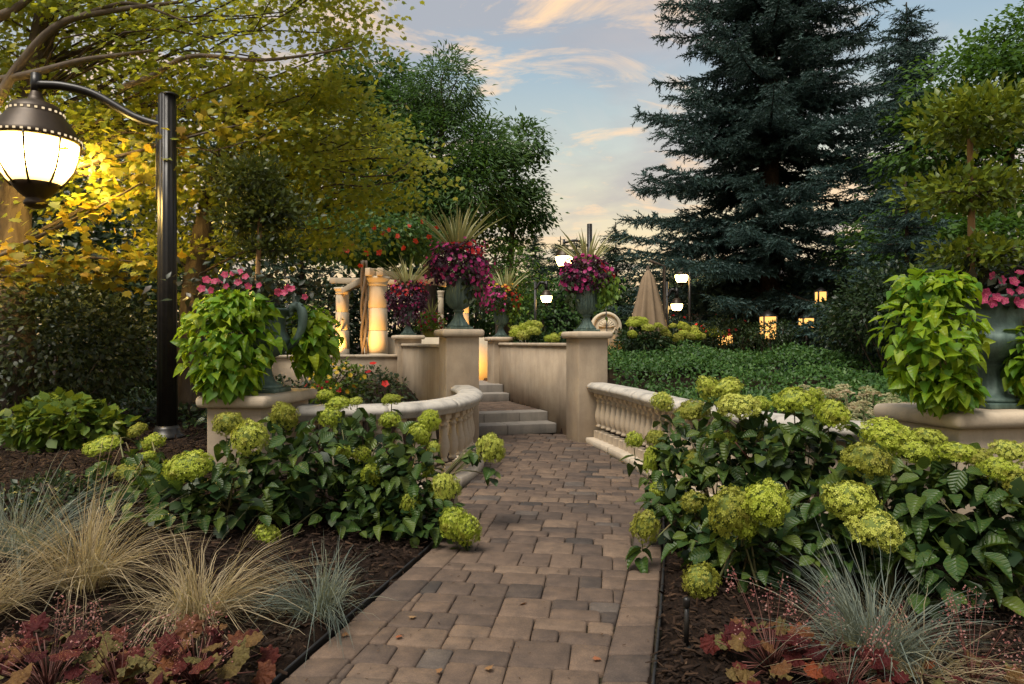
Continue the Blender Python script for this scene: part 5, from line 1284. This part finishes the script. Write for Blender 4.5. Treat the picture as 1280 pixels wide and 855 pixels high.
def lampclear(P):
    """keep the crown clear of the lamp: no boughs between the lamp and the path"""
    d = np.maximum(P[:, 1], .1); px = 640 + P[:, 0] / d * F
    return ~((P[:, 1] < 7.15) & (px > -60) & (px < 270))
# maples on the left
tree('maple_tree', 'maple with yellow green leaves overhanging the street lamp, trunk beside the lantern', gb(-5.6, 7.7), .20, [(-5.75, 7.9, 3), (-5.5, 8.0, 5), (-5.1, 8.0, 7)],
     [(at(110, 70, 8.0), (1.7, 1.0, .9)), (at(300, 60, 8.1), (1.5, 1.1, 1.0)), (at(70, 200, 8.1), (1.3, .9, .9)), (at(250, 170, 8.2), (1.4, .9, .9)), (at(150, -50, 7.9), (2.5, 1.2, .9)), (at(20, 20, 7.8), (1.2, .9, .8)), (at(400, -20, 8.0), (.8, .9, .5)), (at(385, 150, 8.4), (.7, .8, .6))],
     330, 66, (.27, .27, .07), .078, T_MAPLE, 'maple', 'bark', limbs=90, lr=.016, droop=.35, cut=lampclear, nb=(0, -.55, .65), vshift=.08)
tree('maple_tree', 'maple with golden leaves behind the handled urn and pergola, rough trunk by the lamp post', gb(-4.05, 8.6), .155, [(-4.0, 8.6, 2.2), (-3.7, 8.8, 4), (-3.4, 9, 5.2)],
     [(at(380, 190, 9.2), (1.4, 1.0, .8)), (at(470, 210, 9.4), (.75, .8, .6)), (at(440, 170, 9.6), (.7, .7, .4)), (at(300, 280, 9.0), (1.2, .9, .8)), (at(240, 330, 8.7), (.8, .7, .6)), (at(380, 285, 9.4), (.8, .7, .4))],
     140, 54, (.26, .26, .07), .076, T_MAPLE, 'maple', 'bark', limbs=50, lr=.026, droop=.35, vshift=.10, nb=(0, -.55, .65))
# the sprays under the lantern, lamplight put into their leaf colour
mo = thing('maple_branch', 'low maple branch of golden and orange leaves glowing under the lantern', 'branch', (-5.5, 7.4, 1.9))
for pts in ([(-30, 345), (40, 330), (110, 322), (190, 330)], [(-30, 345), (60, 345), (110, 335), (160, 350)], [(-20, 330), (60, 290), (130, 255), (200, 215)], [(60, 215), (150, 195), (260, 165), (330, 150)]):
    pp = spline([at(x, y, 6.75 + .1 * k) for k, (x, y) in enumerate(pts)], 16)
    part('twig', MB().tube(pp, np.linspace(.026, .006, 16), 6).mesh('twig', True), M['bark_pale'], mo)
    m = 230; j_ = rng.integers(2, 16, m); P = pp[j_] + rng.normal(size=(m, 3)) * [.20, .2, .07]
    part('leaves', scatter(T_MAPLE, P, unit(sph(m) + [.3, 0, -.4]), unit(sph(m) * .5 + [0, -.2, .9]), rng.uniform(.07, .12, m), np.clip(rng.normal(.4, .25, m), 0, 1), 'leaves'), M['maple_lit'], mo, kind='stuff')
# pale limbs of the near maple
lo = thing('maple_limb', 'pale bare maple limbs crossing above the lamp arm', 'branch', (-5.5, 7.4, 3.5))
for pts, r0 in (([(-5, 130), (25, 80), (75, 30), (150, 12), (230, 2)], .055), ([(0, 100), (40, 92), (100, 76), (140, 70), (200, 62)], .045), ([(75, 30), (130, 10), (170, 5), (240, 30)], .03), ([(150, 110), (190, 95), (240, 70), (330, 75), (440, 60)], .032), ([(-20, 30), (20, 10), (60, -20)], .06)):
    pp = spline([at(x, y, 7.3) for x, y in pts], 20); part('limb', MB().tube(pp, np.linspace(r0, r0 * .3, 20), 8).mesh('limb', True), M['bark_pale'], lo)

# tall green trees in the centre
tree('ash_tree', 'tallest green tree, its windblown top against the sky', (-2.6, 21, .58), .22, [(-2.5, 21, 4), (-2.3, 21, 6.5), (-2.1, 21, 8.4)],
     [(at(555, 110, 21), (1.0, 1.1, 1.0)), (at(545, 200, 21), (1.7, 1.5, 1.5)), (at(500, 150, 21.4), (1.2, 1.1, 1.1)), (at(605, 190, 20.8), (.9, .9, .9)), (at(590, 235, 20.5), (1.3, 1.2, 1.2)), (at(520, 260, 21), (1.6, 1.4, 1.3))], 330, 90, (.28, .28, .18), .22, T_NARROW, 'ash', limbs=60, lr=.05, nb=(0, -.4, .7))
tree('ash_tree', 'dark green tree rising behind the golden maple', (-4.6, 22, .58), .22, [(-4.6, 22, 4), (-4.5, 22, 7), (-4.4, 22, 9.5)],
     [(at(455, 95, 22), (1.2, 1.2, 1.0)), (at(440, 150, 22), (1.6, 1.4, 1.3)), (at(470, 230, 22), (1.8, 1.5, 1.5)), (at(400, 240, 22), (1.8, 1.5, 1.5))], 260, 90, (.30, .30, .2), .20, T_SIMPLE, 'ash', limbs=50, lr=.05, vshift=-.12)
tree('ash_tree', 'slender open green tree beside the gap of sky', (-.2, 22.5, .58), .15, [(-.1, 22.5, 3), (.0, 22.5, 5), (.1, 22.5, 7)],
     [(at(650, 180, 22.5), (.75, .8, .7)), (at(640, 230, 22.5), (1.0, .9, 1.0)), (at(660, 260, 22.5), (.7, .7, .6)), (at(625, 290, 22.5), (.9, .8, .6))], 130, 56, (.24, .24, .17), .18, T_SIMPLE, 'ash', limbs=50, lr=.04)
tree('small_tree', 'low yellow green tree behind the orange and pink urn', (-.4, 20, .58), .10, [(-.4, 20, 1.5), (-.45, 20, 2.6), (-.5, 20, 3.8)],
     [(at(635, 345, 20), (.8, .7, .9)), (at(655, 380, 19.5), (.5, .5, .4)), (at(600, 330, 20.5), (.9, .7, .8))], 80, 46, (.22, .22, .16), .13, T_SIMPLE, 'linden', limbs=40, lr=.03, vshift=-.2)

# blue spruces
TUFT_V, TUFT_F = [], []
for k in range(11):
    zz = .03 + .9 * k / 11; a = k * 2.4; L_ = .20 * (1 - .25 * zz); b0 = len(TUFT_V)
    tip = [math.cos(a) * L_, zz + .16, math.sin(a) * L_]
    side = [-math.sin(a) * .048, 0, math.cos(a) * .048]
    TUFT_V += [[side[0], zz, side[2]], [-side[0], zz, -side[2]], tip]; TUFT_F.append([b0, b0 + 1, b0 + 2])
b0 = len(TUFT_V); TUFT_V += [[-.03, 0, 0], [.03, 0, 0], [0, 1.05, 0], [0, 0, -.03], [0, 0, .03]]; TUFT_F += [[b0, b0 + 1, b0 + 2], [b0 + 3, b0 + 4, b0 + 2]]
T_TUFT = (np.array(TUFT_V), [np.array(TUFT_F)])
def spruce(name, label, base, H_, Rm, z0, per, tuft, mat_, dens=1.0, keep=None, group='conifers', zmax=None, gap=None):
    base = np.asarray(base, float); o = thing(name, label, 'conifer', base, group)
    part('trunk', MB().tube(spline([base, base + [.05, 0, H_ * .5], base + [0, 0, H_]], 14), np.linspace(H_ * .019, .02, 14), 10).mesh('trunk', True), M['bark_dark'], o)
    mb = MB(); PP, AA, TT = [], [], []
    z = z0; k = 0
    while z < (zmax or H_ * .97):
        f = z / H_
        for q in range(per):
            a = k * 2.399 + rng.normal(0, .25); k += 1
            L_ = Rm * (1 - f) ** .82 * rng.uniform(.58, 1.18)
            if keep is not None and rng.random() > keep(a, z): continue
            zz = z + rng.normal(0, .12)
            h = np.array([math.cos(a), math.sin(a), 0]); side = np.array([-math.sin(a), math.cos(a), 0])
            ts = np.linspace(0, 1, 9)
            el = .30 * f - .12
            B = base + np.outer(ts * L_, h) + np.outer(zz + L_ * (el * ts - .30 * ts + .26 * ts ** 2.2), [0, 0, 1])
            mb.tube(B, np.linspace(.012 * L_ + .01, .006, 9), 5, cap=False)
            nt_ = int(L_ * 9 * dens)
            for t1 in np.linspace(.12, 1, nt_):
                b0 = np.array([np.interp(t1, ts, B[:, j_]) for j_ in range(3)])
                sl = (.16 + .85 * (1 - t1) ** .8) * min(L_ * .32, 1.0) * rng.uniform(.7, 1.15)
                for sg in (-1, 1):
                    dr = unit(h * .75 + side * sg * .8 + np.array([0, 0, -.18]) + rng.normal(0, .12, 3))
                    nn = max(1, int(sl / (tuft * .62)))
                    for j_ in range(nn):
                        c = b0 + dr * sl * (j_ / nn) + np.array([0, 0, -.10 * (j_ / nn) ** 2])
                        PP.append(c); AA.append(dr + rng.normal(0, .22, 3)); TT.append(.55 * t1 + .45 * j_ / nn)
                        if rng.random() < .55: PP.append(c + rng.normal(0, .03, 3)); AA.append(dr * .6 + side * sg * .5 + np.array([0, 0, rng.uniform(-.7, .3)])); TT.append(.4 * t1)
        z += .40 * (1 - .3 * f) / dens ** .3
    P, A, TT = np.array(PP), np.array(AA), np.array(TT); n = len(P)
    kk = inview(P) & (P[:, 2] < 1.4 + P[:, 1] * .62); P, A, TT = P[kk], A[kk], TT[kk]; n = len(P)
    part('boughs', mb.mesh('boughs', True), M['bark_dark'], o, kind='stuff')
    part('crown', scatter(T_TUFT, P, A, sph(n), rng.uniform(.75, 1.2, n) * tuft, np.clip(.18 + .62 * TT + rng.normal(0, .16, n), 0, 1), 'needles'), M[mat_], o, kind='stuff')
    print(label, n)
    return o
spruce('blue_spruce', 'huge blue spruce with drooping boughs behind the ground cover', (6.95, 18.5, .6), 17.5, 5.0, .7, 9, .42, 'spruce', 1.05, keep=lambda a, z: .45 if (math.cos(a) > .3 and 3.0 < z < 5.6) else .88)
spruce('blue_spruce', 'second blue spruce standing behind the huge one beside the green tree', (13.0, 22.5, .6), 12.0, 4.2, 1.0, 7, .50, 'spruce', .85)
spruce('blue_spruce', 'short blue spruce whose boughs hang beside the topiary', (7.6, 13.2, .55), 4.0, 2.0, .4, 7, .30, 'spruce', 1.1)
spruce('pine_tree', 'dark conifer beyond the stone fountain at the edge of the sky gap', (5.0, 33, .6), 6.6, 2.8, .6, 6, .55, 'conifer', .6)
spruce('pine_tree', 'conifer rising behind the lit lamp and pink petunias', (2.2, 31, .6), 5.6, 2.3, .4, 6, .5, 'conifer', .65)
spruce('pine_tree', 'rounded conifer left of the lit lamp', (1.2, 36, .6), 6.8, 2.6, .4, 6, .55, 'conifer', .6)
spruce('pine_tree', 'narrow conifer beside the rounded one', (3.6, 38, .6), 6.6, 2.2, .4, 6, .55, 'conifer', .55)
spruce('pine_tree', 'conifer glimpsed under the golden maple between the leaves', (-6.2, 20, .6), 5.4, 1.8, .4, 6, .4, 'conifer', .6)

# right-hand broadleaf tree and hedging
tree('linden_tree', 'bright green broadleaf tree behind the topiary', (12.0, 16.5, .6), .22, [(12, 16.5, 3), (12, 16.5, 5.5), (12, 16.5, 8)],
     [(at(1230, 110, 16), (1.7, 1.3, 1.0)), (at(1180, 190, 16.2), (1.3, 1.2, 1.2)), (at(1270, 220, 15.8), (1.5, 1.2, 1.5)), (at(1140, 300, 15.5), (1.2, 1.0, 1.0)), (at(1240, 320, 15), (1.8, 1.0, 1.0)), (at(1290, 60, 16), (1.2, 1.2, .8))], 320, 80, (.32, .32, .15), .17, T_SIMPLE, 'linden', limbs=60, lr=.05, vshift=-.1)
def hedge(label, px, py, d, rad, n, leaf, mat_='darkleaf', tm=T_SIMPLE, group='dark shrubs'):
    c = at(px, py, d); return shrub('evergreen_shrub', label, 'shrub', (c[0], c[1], float(gz(c[0], c[1]))), [(c, rad)], n, leaf, mat_, tm, grp=group)
hedge('dark leafy shrub between the spruce and the lime vine', 1120, 385, 11.5, (1.1, .7, .75), 3800, .10)
hedge('low dark shrub behind the sedums', 1075, 405, 12.5, (.8, .6, .55), 2200, .10)
hedge('dark shrub behind the urn of the broad pedestal', 1250, 380, 10.5, (1.5, .8, 1.0), 4200, .11)
hedge('low dark bush before the added square lantern', 968, 416, 14.4, (.55, .4, .26), 900, .08)
hedge('dark bush under the spruce in front of the lit windows', 985, 400, 21, (1.5, .8, .75), 2400, .14)
hedge('dark bush under the spruce beside the parasol', 890, 395, 23, (1.6, .8, .9), 2200, .15)
hedge('tall dark bush at the foot of the huge spruce', 1060, 370, 17.5, (1.5, .9, 1.1), 3600, .13)
# left shrubs
sh = hedge('large dark domed shrub behind the street lamp', 75, 440, 7.9, (1.15, .9, 1.05), 7000, .095, 'dome', T_ROUND) if False else None
M['dome'] = leaf_mat('viburnum_leaf', (.018, .030, .010), (.036, .050, .014), (.07, .075, .018), trans=.2, rough=.4)
hedge('large dark domed shrub behind the street lamp', 70, 432, 7.9, (1.2, .85, .85), 8000, .085, 'dome', T_SIMPLE)
c = at(80, 533, 6.3); shrub('lime_shrub', 'small yellow green shrub with flat pale flower heads under the domed shrub', 'shrub', (c[0], c[1], float(gz(c[0], c[1]))), [(c, (.52, .40, .26))], 900, .11, 'hyd_leaf_y', T_ROUND)
hedge('low dark shrub at the back of the tall tan grass', 70, 622, 4.35, (.30, .26, .14), 1100, .045, 'darkleaf')
hedge('dark hedge filling the gap behind the lamp post', 200, 420, 12, (1.9, .8, 1.3), 5000, .14)
hedge('dark hedge behind the lime vine of the handled urn', 300, 420, 19, (2.6, .8, 1.6), 5000, .14)
hedge('dark hedge behind the domed shrub', 20, 330, 11.5, (2.4, .9, 2.0), 6000, .16)
hedge('dark tall hedge behind the golden maple', 170, 250, 15, (3.2, 1.2, 2.8), 7000, .20)
hedge('dark hedge beyond the farther column', 395, 400, 22, (2.2, 1, 1.4), 3000, .20)
hedge('dark hedge beyond the stout column', 500, 385, 23.5, (2.4, 1, 1.8), 4000, .20)
hedge('dark hedge behind the largest bouquet', 590, 375, 25, (2.4, 1, 1.8), 4000, .20, 'ash')
hedge('olive bush behind the plain wall and small street lamp', 690, 395, 29, (2.6, 1, 1.6), 3200, .22, 'ash')
hedge('dark bush far behind the stone fountain', 775, 395, 31, (2.2, 1, 1.5), 3000, .22)
# a wood closes the view all round
n = 22000
px = rng.uniform(-120, 1400, n); d = rng.uniform(44, 56, n); x = (px - 640) / F * d
hh = 3.3 + 1.3 * np.sin(x * .35) + .9 * np.sin(x * .9 + 2) + 1.5 * smooth((x - 8) / 10) + 2.5 * smooth((-x - 4) / 12) + 4.2 * smooth((1 - x) / 6)
z = .5 + hh * rng.uniform(0, 1, n) ** .8
P = np.stack([x, d, z], -1)
part('far_wood', scatter(T_SIMPLE, P, unit(sph(n) + [0, 0, -.2]), unit(sph(n) * .6 + [0, -.3, .7]), rng.uniform(.4, .75, n), rng.random(n), 'wood'), M['darkleaf'], kind='stuff')
